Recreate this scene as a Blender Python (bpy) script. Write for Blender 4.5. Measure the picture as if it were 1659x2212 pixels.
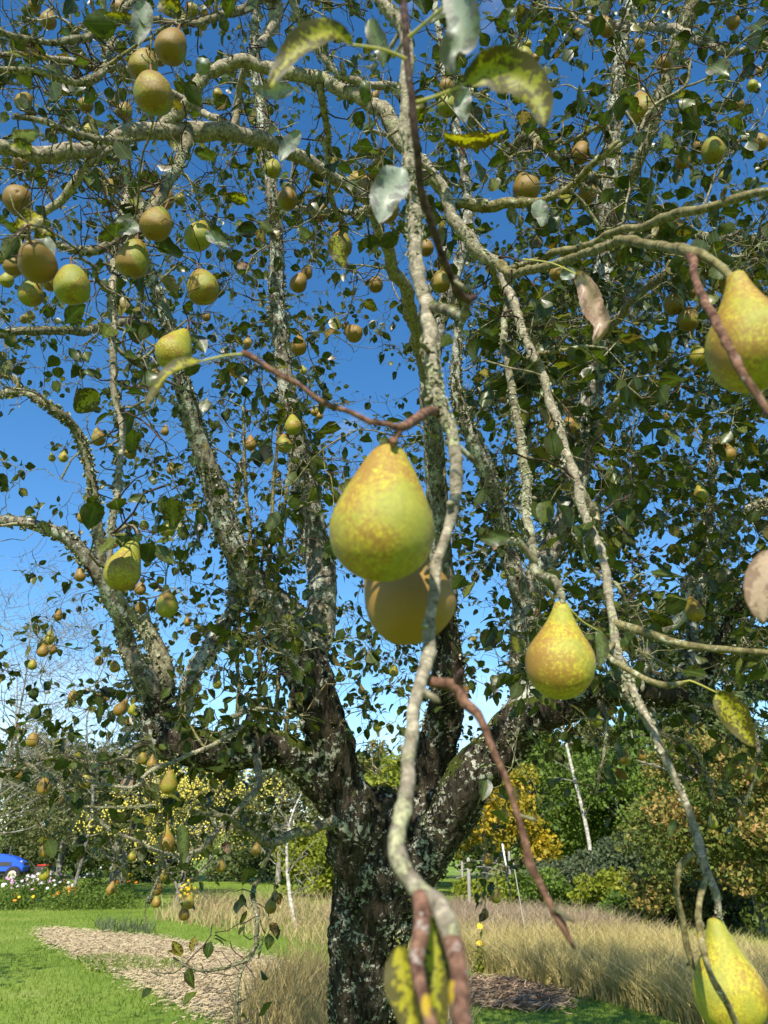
import bpy, math, random
import numpy as np
from mathutils import Vector, Matrix, Euler, noise as mnoise
R_ = math.radians
random.seed(7); rng = np.random.default_rng(7)
for o in list(bpy.data.objects): bpy.data.objects.remove(o)
sc = bpy.context.scene
COL = sc.collection

# ---------------------------------------------------------------- camera, sky, sun, exposure
PITCH = R_(24.0); CAMZ = 1.55
cam_d = bpy.data.cameras.new('camera'); cam = bpy.data.objects.new('camera', cam_d); COL.objects.link(cam)
cam.location = (0, 0, CAMZ); cam.rotation_euler = (R_(90) + PITCH, 0, 0)
cam_d.sensor_fit = 'VERTICAL'; cam_d.sensor_height = 36; cam_d.lens = 26.69
cam_d.clip_start = 0.05; cam_d.clip_end = 1500
cam_d.dof.use_dof = True; cam_d.dof.focus_distance = 2.4; cam_d.dof.aperture_fstop = 8.3
sc.camera = cam
SUN_EL, SUN_AZ = R_(41), R_(-9)          # behind the camera, a little to its left
w = bpy.data.worlds.new('World'); sc.world = w; w.use_nodes = True
nt = w.node_tree; bg = nt.nodes['Background']
sky = nt.nodes.new('ShaderNodeTexSky'); sky.sky_type = 'NISHITA'; sky.sun_disc = False
sky.sun_elevation = SUN_EL; sky.sun_rotation = math.pi - SUN_AZ
sky.altitude = 100; sky.air_density = 1.0; sky.dust_density = 0.15; sky.ozone_density = 2.0
tc = nt.nodes.new('ShaderNodeTexCoord'); mp = nt.nodes.new('ShaderNodeMapping')
mp.inputs['Scale'].default_value = (1.0, 1.0, 2.2); mp.inputs['Location'].default_value = (2.3, 1.4, .6)
cn = nt.nodes.new('ShaderNodeTexNoise'); cn.inputs['Scale'].default_value = 1.7; cn.inputs['Detail'].default_value = 7; cn.inputs['Roughness'].default_value = .55
cr = nt.nodes.new('ShaderNodeValToRGB'); cr.color_ramp.elements[0].position = .58; cr.color_ramp.elements[1].position = .86
cr.color_ramp.elements[0].color = (0, 0, 0, 1); cr.color_ramp.elements[1].color = (.75, .75, .75, 1)
hs = nt.nodes.new('ShaderNodeHueSaturation'); hs.inputs['Saturation'].default_value = 1.3; hs.inputs['Value'].default_value = 1.0
mx = nt.nodes.new('ShaderNodeMixRGB'); mx.inputs['Color2'].default_value = (8.0, 8.6, 9.6, 1)
L = nt.links.new
L(tc.outputs['Generated'], mp.inputs['Vector']); L(mp.outputs[0], cn.inputs['Vector']); L(cn.outputs['Fac'], cr.inputs[0])
L(sky.outputs[0], hs.inputs['Color']); L(hs.outputs[0], mx.inputs['Color1']); L(cr.outputs[0], mx.inputs['Fac']); L(mx.outputs[0], bg.inputs['Color'])
bg.inputs['Strength'].default_value = 0.13
sun_d = bpy.data.lights.new('sun', 'SUN'); sun_d.energy = 5.0; sun_d.angle = R_(.53); sun_d.color = (1, .93, .80)
sun = bpy.data.objects.new('sun', sun_d); COL.objects.link(sun)
SUNV = Vector((math.sin(SUN_AZ)*math.cos(SUN_EL), -math.cos(SUN_AZ)*math.cos(SUN_EL), math.sin(SUN_EL)))
sun.rotation_euler = SUNV.to_track_quat('Z', 'Y').to_euler(); sun.location = SUNV*40
vs = sc.view_settings; vs.view_transform = 'Standard'; vs.look = 'None'; vs.gamma = 1; vs.exposure = 0.72; vs.use_curve_mapping = False
sc.render.engine = 'CYCLES'

# ---------------------------------------------------------------- helpers
FPX = 1640.0; CX, CY = 829.5, 1106.0
FW = Vector((0, math.cos(PITCH), math.sin(PITCH))); UP = Vector((0, -math.sin(PITCH), math.cos(PITCH)))
CAM = Vector((0, 0, CAMZ))
def W(x, y, d):                                  # a point of the place: where the line of sight meets depth d
    return CAM + d*(FW + Vector(((x-CX)/FPX, 0, 0)) - UP*((y-CY)/FPX))
def G(x, y, z=0.0):                              # the same on the ground
    v = FW + Vector(((x-CX)/FPX, 0, 0)) - UP*((y-CY)/FPX)
    return CAM + v*((z-CAMZ)/v.z)
fw_np, up_np, cam_np = map(np.array, (FW, UP, CAM))
def proj(P):
    P = np.atleast_2d(P) - cam_np; d = P @ fw_np
    dd = np.where(np.abs(d) < 1e-6, 1e-6, d)
    return CX + P[:, 0]/dd*FPX, CY - (P @ up_np)/dd*FPX, d

def tag(o, label=None, cat=None, group=None, kind=None):
    if label: o['label'] = label
    if cat: o['category'] = cat
    if group: o['group'] = group
    if kind: o['kind'] = kind
    return o
def empty(name, loc, label, cat, group=None):
    o = bpy.data.objects.new(name, None); COL.objects.link(o); o.location = loc
    o.empty_display_size = .1
    return tag(o, label, cat, group)
def mesh(name, V, F, mat, tint=None, smooth=True):
    me = bpy.data.meshes.new(name)
    V = np.asarray(V, dtype=np.float32)
    if isinstance(F, np.ndarray):
        n = F.shape[1]; me.vertices.add(len(V)); me.vertices.foreach_set('co', V.ravel())
        me.loops.add(F.size); me.loops.foreach_set('vertex_index', F.astype(np.int32).ravel())
        me.polygons.add(len(F)); me.polygons.foreach_set('loop_start', np.arange(0, F.size, n, dtype=np.int32))
        me.polygons.foreach_set('loop_total', np.full(len(F), n, dtype=np.int32)); me.update(calc_edges=True)
    else:
        me.from_pydata(V.tolist(), [], F)
    if tint is not None:
        a = me.color_attributes.new('tint', 'FLOAT_COLOR', 'POINT'); T = np.ones((len(V), 4), np.float32)
        tt = np.asarray(tint, np.float32); T[:, :tt.shape[1]] = tt; a.data.foreach_set('color', T.ravel())
    if smooth: me.polygons.foreach_set('use_smooth', np.ones(len(me.polygons), dtype=bool))
    if mat: me.materials.append(mat)
    return me
def obj(name, me, parent=None, loc=None):
    o = bpy.data.objects.new(name, me); COL.objects.link(o)
    if parent: o.parent = parent
    if loc is not None: o.location = loc
    return o
class MB:
    def __init__(s): s.V = []; s.F = []; s.T = []; s.n = 0
    def add(s, V, F, T):                         # F: (m,4) quads (tris repeat nothing: give (m,3) only to tri builders)
        V = np.asarray(V, float); s.V.append(V); s.F.append(np.asarray(F, int) + s.n)
        T = np.asarray(T, float)
        if T.ndim == 1: T = np.tile(T, (len(V), 1))
        s.T.append(T); s.n += len(V)
    def mesh(s, name, mat, smooth=True):
        return mesh(name, np.vstack(s.V), np.vstack(s.F), mat, np.vstack(s.T), smooth)
    def obj(s, name, mat, parent=None, smooth=True):
        if not s.V: return None
        return obj(name, s.mesh(name, mat, smooth), parent)

def catmull(P, R=None, step=.03):
    P = np.asarray(P, float); n = len(P); out = []; ro = []
    for i in range(n-1):
        p0 = P[max(i-1, 0)]; p1 = P[i]; p2 = P[i+1]; p3 = P[min(i+2, n-1)]
        m = max(1, int(np.linalg.norm(p2-p1)/step))
        for k in range(m):
            t = k/m
            out.append(.5*((2*p1)+(-p0+p2)*t+(2*p0-5*p1+4*p2-p3)*t*t+(-p0+3*p1-3*p2+p3)*t**3))
            if R is not None: ro.append(R[i]*(1-t)+R[i+1]*t)
    out.append(P[-1])
    if R is not None: ro.append(R[-1])
    return np.array(out), (np.array(ro) if R is not None else None)
def frames(P):
    T = np.gradient(P, axis=0); T /= np.linalg.norm(T, axis=1)[:, None]+1e-9
    u = np.cross(T[0], [0.3, .9, .1]); u /= np.linalg.norm(u)+1e-9
    U = [u]
    for i in range(1, len(P)):
        u = u - T[i]*np.dot(u, T[i]); u /= np.linalg.norm(u)+1e-9; U.append(u)
    U = np.array(U); return T, U, np.cross(T, U)
ANI = [1.0]
def tube(P, R, sides=8, rough=0, rnd=0.5, freq=20., capped=True):
    P = np.asarray(P, float); R = np.asarray(R, float); n = len(P)
    T, U, B = frames(P)
    a = np.linspace(0, 2*math.pi, sides, endpoint=False)
    ring = np.cos(a)[None, :, None]*U[:, None] + np.sin(a)[None, :, None]*B[:, None]
    rr = np.repeat(R[:, None], sides, 1)
    if rough:
        C = P[:, None]+ring*R[:, None, None]
        for i in range(n):
            for j in range(sides):
                c = C[i, j]*freq; c[2] *= ANI[0]
                rr[i, j] *= 1+rough*(mnoise.noise(c)+.6*mnoise.noise(c*2.7)) + (.05*(.25-abs(mnoise.noise(c*5.3)))*4*rough/.15 if ANI[0] < 1 else 0)
    V = (P[:, None]+ring*rr[:, :, None]).reshape(-1, 3)
    s = np.concatenate([[0], np.cumsum(np.linalg.norm(np.diff(P, axis=0), axis=1))])
    Tn = np.stack([np.full(n*sides, rnd), np.repeat(s, sides), np.repeat(R, sides)], 1)
    i = np.arange(n-1)[:, None]*sides; j = np.arange(sides)[None]
    F = np.stack([i+j, i+(j+1) % sides, i+sides+(j+1) % sides, i+sides+j], -1).reshape(-1, 4)
    if capped:                                   # closed tip: last ring drawn in
        V = np.vstack([V, np.repeat((P[-1]+T[-1]*R[-1]*.7)[None], sides, 0) + (ring[-1]*R[-1]*.15)])
        Tn = np.vstack([Tn, Tn[-sides:]])
        b = (n-1)*sides; jj = np.arange(sides)
        F = np.vstack([F, np.stack([b+jj, b+(jj+1) % sides, b+sides+(jj+1) % sides, b+sides+jj], -1)])
        V2 = (P[-1]+T[-1]*R[-1]*.75)[None]
    return V, F, Tn

# ---------------------------------------------------------------- materials
def M(name):
    m = bpy.data.materials.new(name); m.use_nodes = True; t = m.node_tree; b = t.nodes['Principled BSDF']
    b.inputs['Specular IOR Level'].default_value = .3
    return m, t, b
def nd(t, kind, **k):
    n = t.nodes.new(kind)
    for a, v in k.items():
        if a in n.inputs: n.inputs[a].default_value = v
        else: setattr(n, a, v)
    return n
def noise(t, vec, scale, detail=4, rough=.55, dist=0):
    n = nd(t, 'ShaderNodeTexNoise'); n.inputs['Scale'].default_value = scale; n.inputs['Detail'].default_value = detail
    n.inputs['Roughness'].default_value = rough; n.inputs['Distortion'].default_value = dist
    if vec: t.links.new(vec, n.inputs['Vector'])
    return n.outputs['Fac']
def ramp(t, fac, stops):
    r = nd(t, 'ShaderNodeValToRGB'); e = r.color_ramp.elements
    while len(e) < len(stops): e.new(.5)
    for k, (p, c) in enumerate(stops):
        e[k].position = p; e[k].color = (*c, 1) if isinstance(c, tuple) else (c, c, c, 1)
    t.links.new(fac, r.inputs[0]); return r.outputs[0]
def mix(t, fac, a, b, mode='MIX'):
    n = nd(t, 'ShaderNodeMixRGB', blend_type=mode)
    for k, v in ((0, fac), (1, a), (2, b)):
        if hasattr(v, 'is_linked'): t.links.new(v, n.inputs[k])
        elif isinstance(v, tuple): n.inputs[k].default_value = (*v, 1)
        else: n.inputs[k].default_value = v
    return n.outputs[0]
def math_(t, op, a, b=0.0):
    n = nd(t, 'ShaderNodeMath', operation=op)
    for k, v in ((0, a), (1, b)):
        if hasattr(v, 'is_linked'): t.links.new(v, n.inputs[k])
        else: n.inputs[k].default_value = v
    return n.outputs[0]
def bump(t, b, h, strength=.5, dist=.01):
    n = nd(t, 'ShaderNodeBump'); n.inputs['Strength'].default_value = strength; n.inputs['Distance'].default_value = dist
    t.links.new(h, n.inputs['Height']); t.links.new(n.outputs[0], b.inputs['Normal'])
def scaled(t, vec, s):
    n = nd(t, 'ShaderNodeMapping'); n.inputs['Scale'].default_value = s; t.links.new(vec, n.inputs['Vector']); return n.outputs[0]

def bark(name, dark, light, lichen_lo, lichen=(.42, .44, .38), moss=0.0, fiss=30, stretch=.35, rings=0.0, bstr=.7, bdist=.012, lsc=32):
    m, t, b = M(name); Lk = t.links.new
    oc = nd(t, 'ShaderNodeTexCoord').outputs['Object']; at = nd(t, 'ShaderNodeAttribute', attribute_name='tint')
    sp = nd(t, 'ShaderNodeSeparateColor'); Lk(at.outputs['Color'], sp.inputs[0])
    n1 = noise(t, scaled(t, oc, (1, 1, stretch)), fiss, 6, .65, .6)
    n2 = noise(t, oc, 7, 3); n3 = noise(t, oc, lsc, 6, .7, .3); n4 = noise(t, oc, lsc*5, 3, .6)
    base = ramp(t, n1, [(.38, dark), (.49, tuple(.45*(a+c) for a, c in zip(dark, light))), (.60, light)])
    if rings:
        rv = nd(t, 'ShaderNodeCombineXYZ'); Lk(math_(t, 'MULTIPLY', sp.outputs[1], 1.0), rv.inputs[2])
        Lk(sp.outputs[0], rv.inputs[0])
        big = noise(t, scaled(t, oc, (.25, .25, .25)), 60, 2)
        comb = nd(t, 'ShaderNodeCombineXYZ'); Lk(sp.outputs[1], comb.inputs[2]); Lk(math_(t, 'MULTIPLY', big, .05), comb.inputs[1])
        rn = noise(t, comb.outputs[0], 260, 3, .7)
        base = mix(t, ramp(t, rn, [(.42, rings), (.56, 0.0)]), base, tuple(c*.45 for c in light))
    # lichen crusts gather in patches
    lm = math_(t, 'ADD', n3, math_(t, 'MULTIPLY', math_(t, 'SUBTRACT', n2, .5), .55))
    lmask = ramp(t, lm, [(lichen_lo, 0.0), (lichen_lo+.045, 1.0)])
    lcol = ramp(t, n4, [(.35, tuple(c*.55 for c in lichen)), (.6, lichen), (.75, (lichen[0]*1.05, lichen[1]*1.1, lichen[2]*.8))])
    col = mix(t, lmask, base, lcol)
    yl = ramp(t, noise(t, oc, 21, 3, .6), [(.70, 0.0), (.73, .8)]); col = mix(t, yl, col, (.38, .27, .02))
    h = math_(t, 'ADD', n1, math_(t, 'MULTIPLY', lmask, .35)); h = math_(t, 'ADD', h, math_(t, 'MULTIPLY', n4, .35))
    if moss:
        gn = nd(t, 'ShaderNodeNewGeometry'); s2 = nd(t, 'ShaderNodeSeparateXYZ'); Lk(gn.outputs['Normal'], s2.inputs[0])
        mm = math_(t, 'ADD', math_(t, 'MULTIPLY', s2.outputs[2], .25), noise(t, oc, 9, 5, .65))
        mk = ramp(t, mm, [(.72-moss*.25, 0.0), (.80-moss*.25, 1.0)])
        col = mix(t, mk, col, ramp(t, n4, [(.3, (.03, .035, .006)), (.7, (.10, .13, .02))]))
    Lk(col, b.inputs['Base Color']); b.inputs['Roughness'].default_value = .9; b.inputs['Specular IOR Level'].default_value = .12
    bump(t, b, h, bstr, bdist); return m
bark_trunk = bark('trunk bark', (.009, .007, .005), (.075, .06, .042), .548, (.54, .54, .44), moss=.5, fiss=46, stretch=.22, bstr=1, bdist=.02, lsc=42)
bark_limb = bark('limb bark', (.05, .042, .03), (.27, .24, .18), .50, (.50, .51, .43), moss=.25, fiss=40, stretch=.5, bstr=.9, bdist=.01, lsc=34)
bark_silver = bark('silvery bark', (.08, .066, .036), (.47, .41, .30), .56, (.38, .37, .22), fiss=75, stretch=1, rings=1.0, bstr=.9, bdist=.004, lsc=45)
bark_branch = bark('branch bark', (.04, .034, .02), (.27, .24, .15), .55, (.36, .36, .23), moss=.3, fiss=70, stretch=1, rings=.5, bstr=.7, bdist=.004, lsc=55)
bark_olive = bark('olive shoot bark', (.07, .055, .02), (.27, .235, .11), .60, (.42, .42, .28), fiss=90, stretch=1, rings=.5, bstr=.5, bdist=.002, lsc=60)
bark_red = bark('reddish shoot bark', (.05, .025, .018), (.24, .13, .085), .65, (.36, .30, .26), fiss=110, stretch=1, rings=.4, bstr=.5, bdist=.0015, lsc=90)
bark_dark = bark('dark shoot bark', (.02, .012, .012), (.10, .062, .052), .70, (.25, .24, .22), fiss=110, stretch=1, rings=.3, bstr=.5, bdist=.0015, lsc=90)
bark_far = bark('far bark', (.08, .07, .05), (.30, .28, .23), .60, fiss=9, stretch=.4, bstr=.5, bdist=.03, lsc=8)
bark_birch = bark('pale bark', (.25, .23, .19), (.62, .58, .50), .62, (.6, .6, .55), fiss=7, stretch=2, bstr=.3, bdist=.01, lsc=8)

def leafmat(name, stops, back=(.085, .11, .035), spots=0.0, trans=.3, rough=.36, spotcol=(.03, .016, .006), sscale=90, objco=True, backmix=.4, veins=False):
    """tint: R random pick on the ramp, G distance from midrib (0 mid, 1 margin), B random shift"""
    m, t, b = M(name); Lk = t.links.new
    at = nd(t, 'ShaderNodeAttribute', attribute_name='tint'); sp = nd(t, 'ShaderNodeSeparateColor'); Lk(at.outputs['Color'], sp.inputs[0])
    col = ramp(t, sp.outputs[0], stops)
    oc = nd(t, 'ShaderNodeTexCoord').outputs['Object']
    nz = noise(t, oc, sscale, 4, .6)
    col = mix(t, .55, col, mix(t, nz, (.35, .35, .35), (1.5, 1.5, 1.4), 'MIX'), 'MULTIPLY')
    col = mix(t, ramp(t, sp.outputs[1], [(.0, .35), (.09, .0)]), col, (.30, .30, .12))       # pale midrib
    if spots:
        v = math_(t, 'ADD', noise(t, oc, sscale*1.7, 3, .7, .5), math_(t, 'MULTIPLY', sp.outputs[1], .14 if not veins else .24))
        v = math_(t, 'ADD', v, math_(t, 'MULTIPLY', sp.outputs[2], .10))
        col = mix(t, ramp(t, v, [(.66-spots*.06, 0.0), (.70-spots*.06, .95)]), col, spotcol)
    if veins:
        vv = math_(t, 'FRACT', math_(t, 'ADD', math_(t, 'MULTIPLY', sp.outputs[2], 11.0), math_(t, 'MULTIPLY', sp.outputs[1], -1.6)))
        col = mix(t, ramp(t, vv, [(.0, .45), (.10, .0), (.92, 0.0), (1, .45)]), col, mix(t, 1.0, col, (1.9, 1.8, 2.2), 'MULTIPLY'))
    gm = nd(t, 'ShaderNodeNewGeometry')
    col2 = mix(t, math_(t, 'MULTIPLY', gm.outputs['Backfacing'], backmix), col, back)
    Lk(col2, b.inputs['Base Color']); b.inputs['Roughness'].default_value = rough; b.inputs['Specular IOR Level'].default_value = .38
    tr = nd(t, 'ShaderNodeBsdfTranslucent'); Lk(mix(t, 1.0, col, (1.3, 1.5, .5), 'MULTIPLY'), tr.inputs['Color'])
    ms = nd(t, 'ShaderNodeMixShader'); ms.inputs[0].default_value = trans
    Lk(b.outputs[0], ms.inputs[1]); Lk(tr.outputs[0], ms.inputs[2]); Lk(ms.outputs[0], t.nodes['Material Output'].inputs['Surface'])
    bump(t, b, nz, .3, .001)
    return m
leaf_m = leafmat('pear leaf', [(0, (.022, .045, .008)), (.45, (.050, .080, .011)), (.76, (.11, .135, .018)), (.90, (.22, .20, .02)), (.97, (.16, .085, .03)), (1, (.30, .22, .16))], spots=.35)
leaf_one = leafmat('pear leaf close', [(0, (.022, .045, .008)), (.45, (.052, .08, .011)), (.70, (.12, .14, .018)), (.84, (.26, .24, .02)), (.95, (.20, .12, .05)), (1, (.34, .26, .19))], spots=.4, sscale=4)
leaf_yel = leafmat('yellowing leaf', [(0, (.26, .27, .008)), (1, (.42, .34, .008))], back=(.26, .27, .04), spots=.9, trans=.35, rough=.55, sscale=115, backmix=.2, veins=True)
leaf_grn = leafmat('green foreground leaf', [(0, (.05, .09, .012)), (1, (.12, .17, .02))], back=(.16, .19, .10), spots=.2, sscale=120, veins=True)
leaf_gry = leafmat('grey leaf underside', [(0, (.20, .24, .18)), (1, (.33, .36, .29))], back=(.24, .28, .22), spots=.1, trans=.15, rough=.5, sscale=60, spotcol=(.10, .07, .07), veins=True)
leaf_pnk = leafmat('dry pinkish leaf', [(0, (.42, .28, .20)), (1, (.55, .38, .30))], back=(.5, .36, .28), spots=.1, trans=.2, sscale=60, spotcol=(.16, .08, .05), veins=True)
def pearmat():
    m, t, b = M('pear skin'); Lk = t.links.new
    oc = nd(t, 'ShaderNodeTexCoord').outputs['Object']; oi = nd(t, 'ShaderNodeObjectInfo')
    off = nd(t, 'ShaderNodeVectorMath', operation='ADD'); Lk(oc, off.inputs[0])
    sc3 = nd(t, 'ShaderNodeVectorMath', operation='SCALE'); sc3.inputs['Scale'].default_value = 7.0
    cb = nd(t, 'ShaderNodeCombineXYZ'); Lk(oi.outputs['Random'], cb.inputs[0]); Lk(oi.outputs['Random'], cb.inputs[1]); Lk(cb.outputs[0], sc3.inputs[0]); Lk(sc3.outputs[0], off.inputs[1])
    v = off.outputs[0]
    big = noise(t, v, 1.5, 2, .5); mid = noise(t, v, 19, 8, .8, .4); fine = noise(t, v, 85, 4, .8)
    s = math_(t, 'ADD', math_(t, 'MULTIPLY', big, .85), math_(t, 'MULTIPLY', mid, 1.0)); s = math_(t, 'ADD', s, math_(t, 'MULTIPLY', fine, .25))
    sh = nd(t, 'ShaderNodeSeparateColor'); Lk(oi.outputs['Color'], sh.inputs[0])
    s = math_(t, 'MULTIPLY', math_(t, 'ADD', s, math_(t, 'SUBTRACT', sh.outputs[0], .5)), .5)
    yg = mix(t, ramp(t, mid, [(.38, 0.0), (.60, 1.0)]), (.54, .45, .035), (.23, .23, .02)); yg = mix(t, ramp(t, big, [(.40, .7), (.54, 0.0)]), yg, (.24, .25, .035))
    ru = mix(t, mid, (.20, .10, .018), (.35, .19, .038))
    col = mix(t, ramp(t, s, [(.475, 0.0), (.545, .9)]), yg, ru)
    vo = nd(t, 'ShaderNodeTexVoronoi'); vo.inputs['Scale'].default_value = 34; Lk(v, vo.inputs['Vector'])
    col = mix(t, ramp(t, vo.outputs['Distance'], [(.12, .7), (.28, 0.0)]), col, (.17, .11, .03))
    bl = ramp(t, noise(t, v, 5.5, 3, .5), [(.73, 0.0), (.76, .6)]); col = mix(t, bl, col, (.13, .06, .035))
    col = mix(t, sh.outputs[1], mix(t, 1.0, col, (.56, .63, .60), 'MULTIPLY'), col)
    Lk(col, b.inputs['Base Color']); b.inputs['Roughness'].default_value = .50; b.inputs['Specular IOR Level'].default_value = .38
    b.inputs['Subsurface Weight'].default_value = .0; b.inputs['Subsurface Radius'].default_value = (.006, .004, .001); b.inputs['Subsurface Scale'].default_value = 1
    bump(t, b, math_(t, 'ADD', fine, math_(t, 'MULTIPLY', mid, .8)), .4, .0015)
    return m
pear_m = pearmat()
def plain(name, col, rough=.6, nz=0, var=.3, metal=0, spec=.3):
    m, t, b = M(name)
    if nz:
        oc = nd(t, 'ShaderNodeTexCoord').outputs['Object']; n = noise(t, oc, nz, 5, .6)
        c = mix(t, n, tuple(x*(1-var) for x in col), tuple(x*(1+var) for x in col)); t.links.new(c, b.inputs['Base Color']); bump(t, b, n, .3, .004)
    else: b.inputs['Base Color'].default_value = (*col, 1)
    b.inputs['Roughness'].default_value = rough; b.inputs['Metallic'].default_value = metal; b.inputs['Specular IOR Level'].default_value = spec
    return m
calyx_m = plain('dried calyx', (.018, .011, .008), .9, 300)
stalk_m = plain('pear stalk', (.16, .075, .035), .7, 200, .5)
def foliage(name, stops, trans=.3, rough=.6, sc_=2.5):
    m, t, b = M(name); Lk = t.links.new
    at = nd(t, 'ShaderNodeAttribute', attribute_name='tint'); sp = nd(t, 'ShaderNodeSeparateColor'); Lk(at.outputs['Color'], sp.inputs[0])
    oc = nd(t, 'ShaderNodeTexCoord').outputs['Object']
    f = math_(t, 'ADD', math_(t, 'MULTIPLY', sp.outputs[0], .7), math_(t, 'MULTIPLY', noise(t, oc, sc_, 3), .45))
    col = ramp(t, math_(t, 'SUBTRACT', f, .07), stops)
    Lk(col, b.inputs['Base Color']); b.inputs['Roughness'].default_value = rough
    tr = nd(t, 'ShaderNodeBsdfTranslucent'); Lk(col, tr.inputs['Color'])
    ms = nd(t, 'ShaderNodeMixShader'); ms.inputs[0].default_value = trans
    Lk(b.outputs[0], ms.inputs[1]); Lk(tr.outputs[0], ms.inputs[2]); Lk(ms.outputs[0], t.nodes['Material Output'].inputs['Surface'])
    return m
fol_green = foliage('broadleaf green', [(0, (.035, .07, .012)), (.5, (.10, .165, .022)), (1, (.20, .27, .035))])
fol_dark = foliage('conifer green', [(0, (.02, .04, .012)), (.5, (.07, .10, .028)), (1, (.15, .18, .04))], .15)
fol_olive = foliage('olive green', [(0, (.06, .07, .025)), (.5, (.13, .145, .045)), (1, (.25, .24, .09))])
fol_yel = foliage('autumn yellow', [(0, (.14, .14, .015)), (.45, (.32, .25, .015)), (1, (.60, .38, .02))])
fol_org = foliage('autumn orange', [(0, (.05, .075, .014)), (.46, (.12, .155, .025)), (.62, (.27, .22, .045)), (.82, (.45, .27, .10)), (1, (.58, .32, .06))])
fol_lime = foliage('lime green', [(0, (.10, .14, .012)), (.5, (.20, .24, .02)), (1, (.34, .32, .03))])
fol_grey = foliage('grey green', [(0, (.035, .055, .025)), (.5, (.085, .115, .05)), (1, (.17, .20, .09))])
grass_m = foliage('lawn grass', [(0, (.08, .13, .014)), (.45, (.15, .23, .025)), (.8, (.26, .31, .06)), (1, (.42, .38, .15))], .35, .55, .8)
dry_m = foliage('dry grass', [(0, (.16, .10, .045)), (.35, (.30, .22, .09)), (.7, (.44, .35, .13)), (1, (.52, .46, .20))], .3, .6, .6)
dry_gold = foliage('golden meadow grass', [(0, (.22, .20, .06)), (.35, (.42, .34, .11)), (.7, (.56, .46, .19)), (1, (.66, .56, .30))], .3, .6, .5)
dry_purple = foliage('faded meadow grass', [(0, (.20, .14, .09)), (.5, (.36, .27, .17)), (1, (.52, .43, .27))], .3, .7, .5)

# ---------------------------------------------------------------- ground, lawn, beds
def inpoly(x, y, poly):
    c = np.zeros(x.shape, bool); n = len(poly)
    for i in range(n):
        x1, y1 = poly[i]; x2, y2 = poly[(i+1) % n]
        k = ((y1 > y) != (y2 > y)) & (x < (x2-x1)*(y-y1)/(y2-y1+1e-12)+x1); c ^= k
    return c
def gp(l): return [tuple(G(*p).xy) for p in l]
def hgt(x, y):
    r = np.hypot(x, y)
    return .05*np.sin(x*.35+1)*np.sin(y*.27) * np.clip((r-4)/8, 0, 1) + np.clip((r-60)/200, 0, 1)**1.5*6
mulch_poly = gp([(95, 2012), (200, 2022), (330, 2030), (470, 2050), (580, 2075), (700, 2125), (760, 2230), (760, 2330), (520, 2330), (480, 2215), (400, 2185), (345, 2150), (240, 2095), (150, 2062), (92, 2035)])
brown_poly = gp([(880, 2128), (1000, 2120), (1110, 2122), (1230, 2165), (1180, 2192), (1010, 2180), (905, 2190), (860, 2230), (800, 2330), (760, 2230)])
meadow_poly = gp([(880, 2080), (1000, 2092), (1130, 2128), (1270, 2160), (1420, 2200), (1600, 2270), (1900, 2330), (2200, 2220), (1800, 2140), (1550, 2085), (1400, 2048), (1250, 2005), (1050, 1985), (880, 1975), (720, 1990), (720, 2030), (860, 2050)])
def groundmat():
    m, t, b = M('lawn ground'); Lk = t.links.new
    oc = nd(t, 'ShaderNodeTexCoord').outputs['Object']
    n1 = noise(t, oc, .35, 5, .6); n2 = noise(t, oc, 14, 5, .7); n3 = noise(t, scaled(t, oc, (1, .4, 1)), 1.6, 5, .6)
    f = math_(t, 'ADD', math_(t, 'MULTIPLY', n1, .45), math_(t, 'MULTIPLY', n2, .25)); f = math_(t, 'ADD', f, math_(t, 'MULTIPLY', n3, .3))
    col = ramp(t, f, [(.32, (.085, .14, .016)), (.48, (.16, .24, .030)), (.58, (.22, .28, .05)), (.70, (.36, .34, .13))])
    Lk(col, b.inputs['Base Color']); b.inputs['Roughness'].default_value = .9; b.inputs['Specular IOR Level'].default_value = .1
    bump(t, b, n2, .8, .04); return m
ground_m = groundmat()
ax = np.unique(np.concatenate([-np.geomspace(2, 700, 60), np.linspace(-2, 2, 9), np.geomspace(2, 700, 60)]))
ay = np.unique(np.concatenate([-np.geomspace(2, 400, 25), np.linspace(-2, 2, 5), np.geomspace(2, 20, 60), np.geomspace(20, 700, 60)]))
X, Y = np.meshgrid(ax, ay); V = np.stack([X, Y, hgt(X, Y)], -1).reshape(-1, 3)
nx = len(ax); ii = np.arange(len(ay)-1)[:, None]*nx+np.arange(nx-1)[None]
F = np.stack([ii, ii+1, ii+nx+1, ii+nx], -1).reshape(-1, 4)
tag(obj('ground', mesh('ground', V, F, ground_m)), kind='structure')

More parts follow.
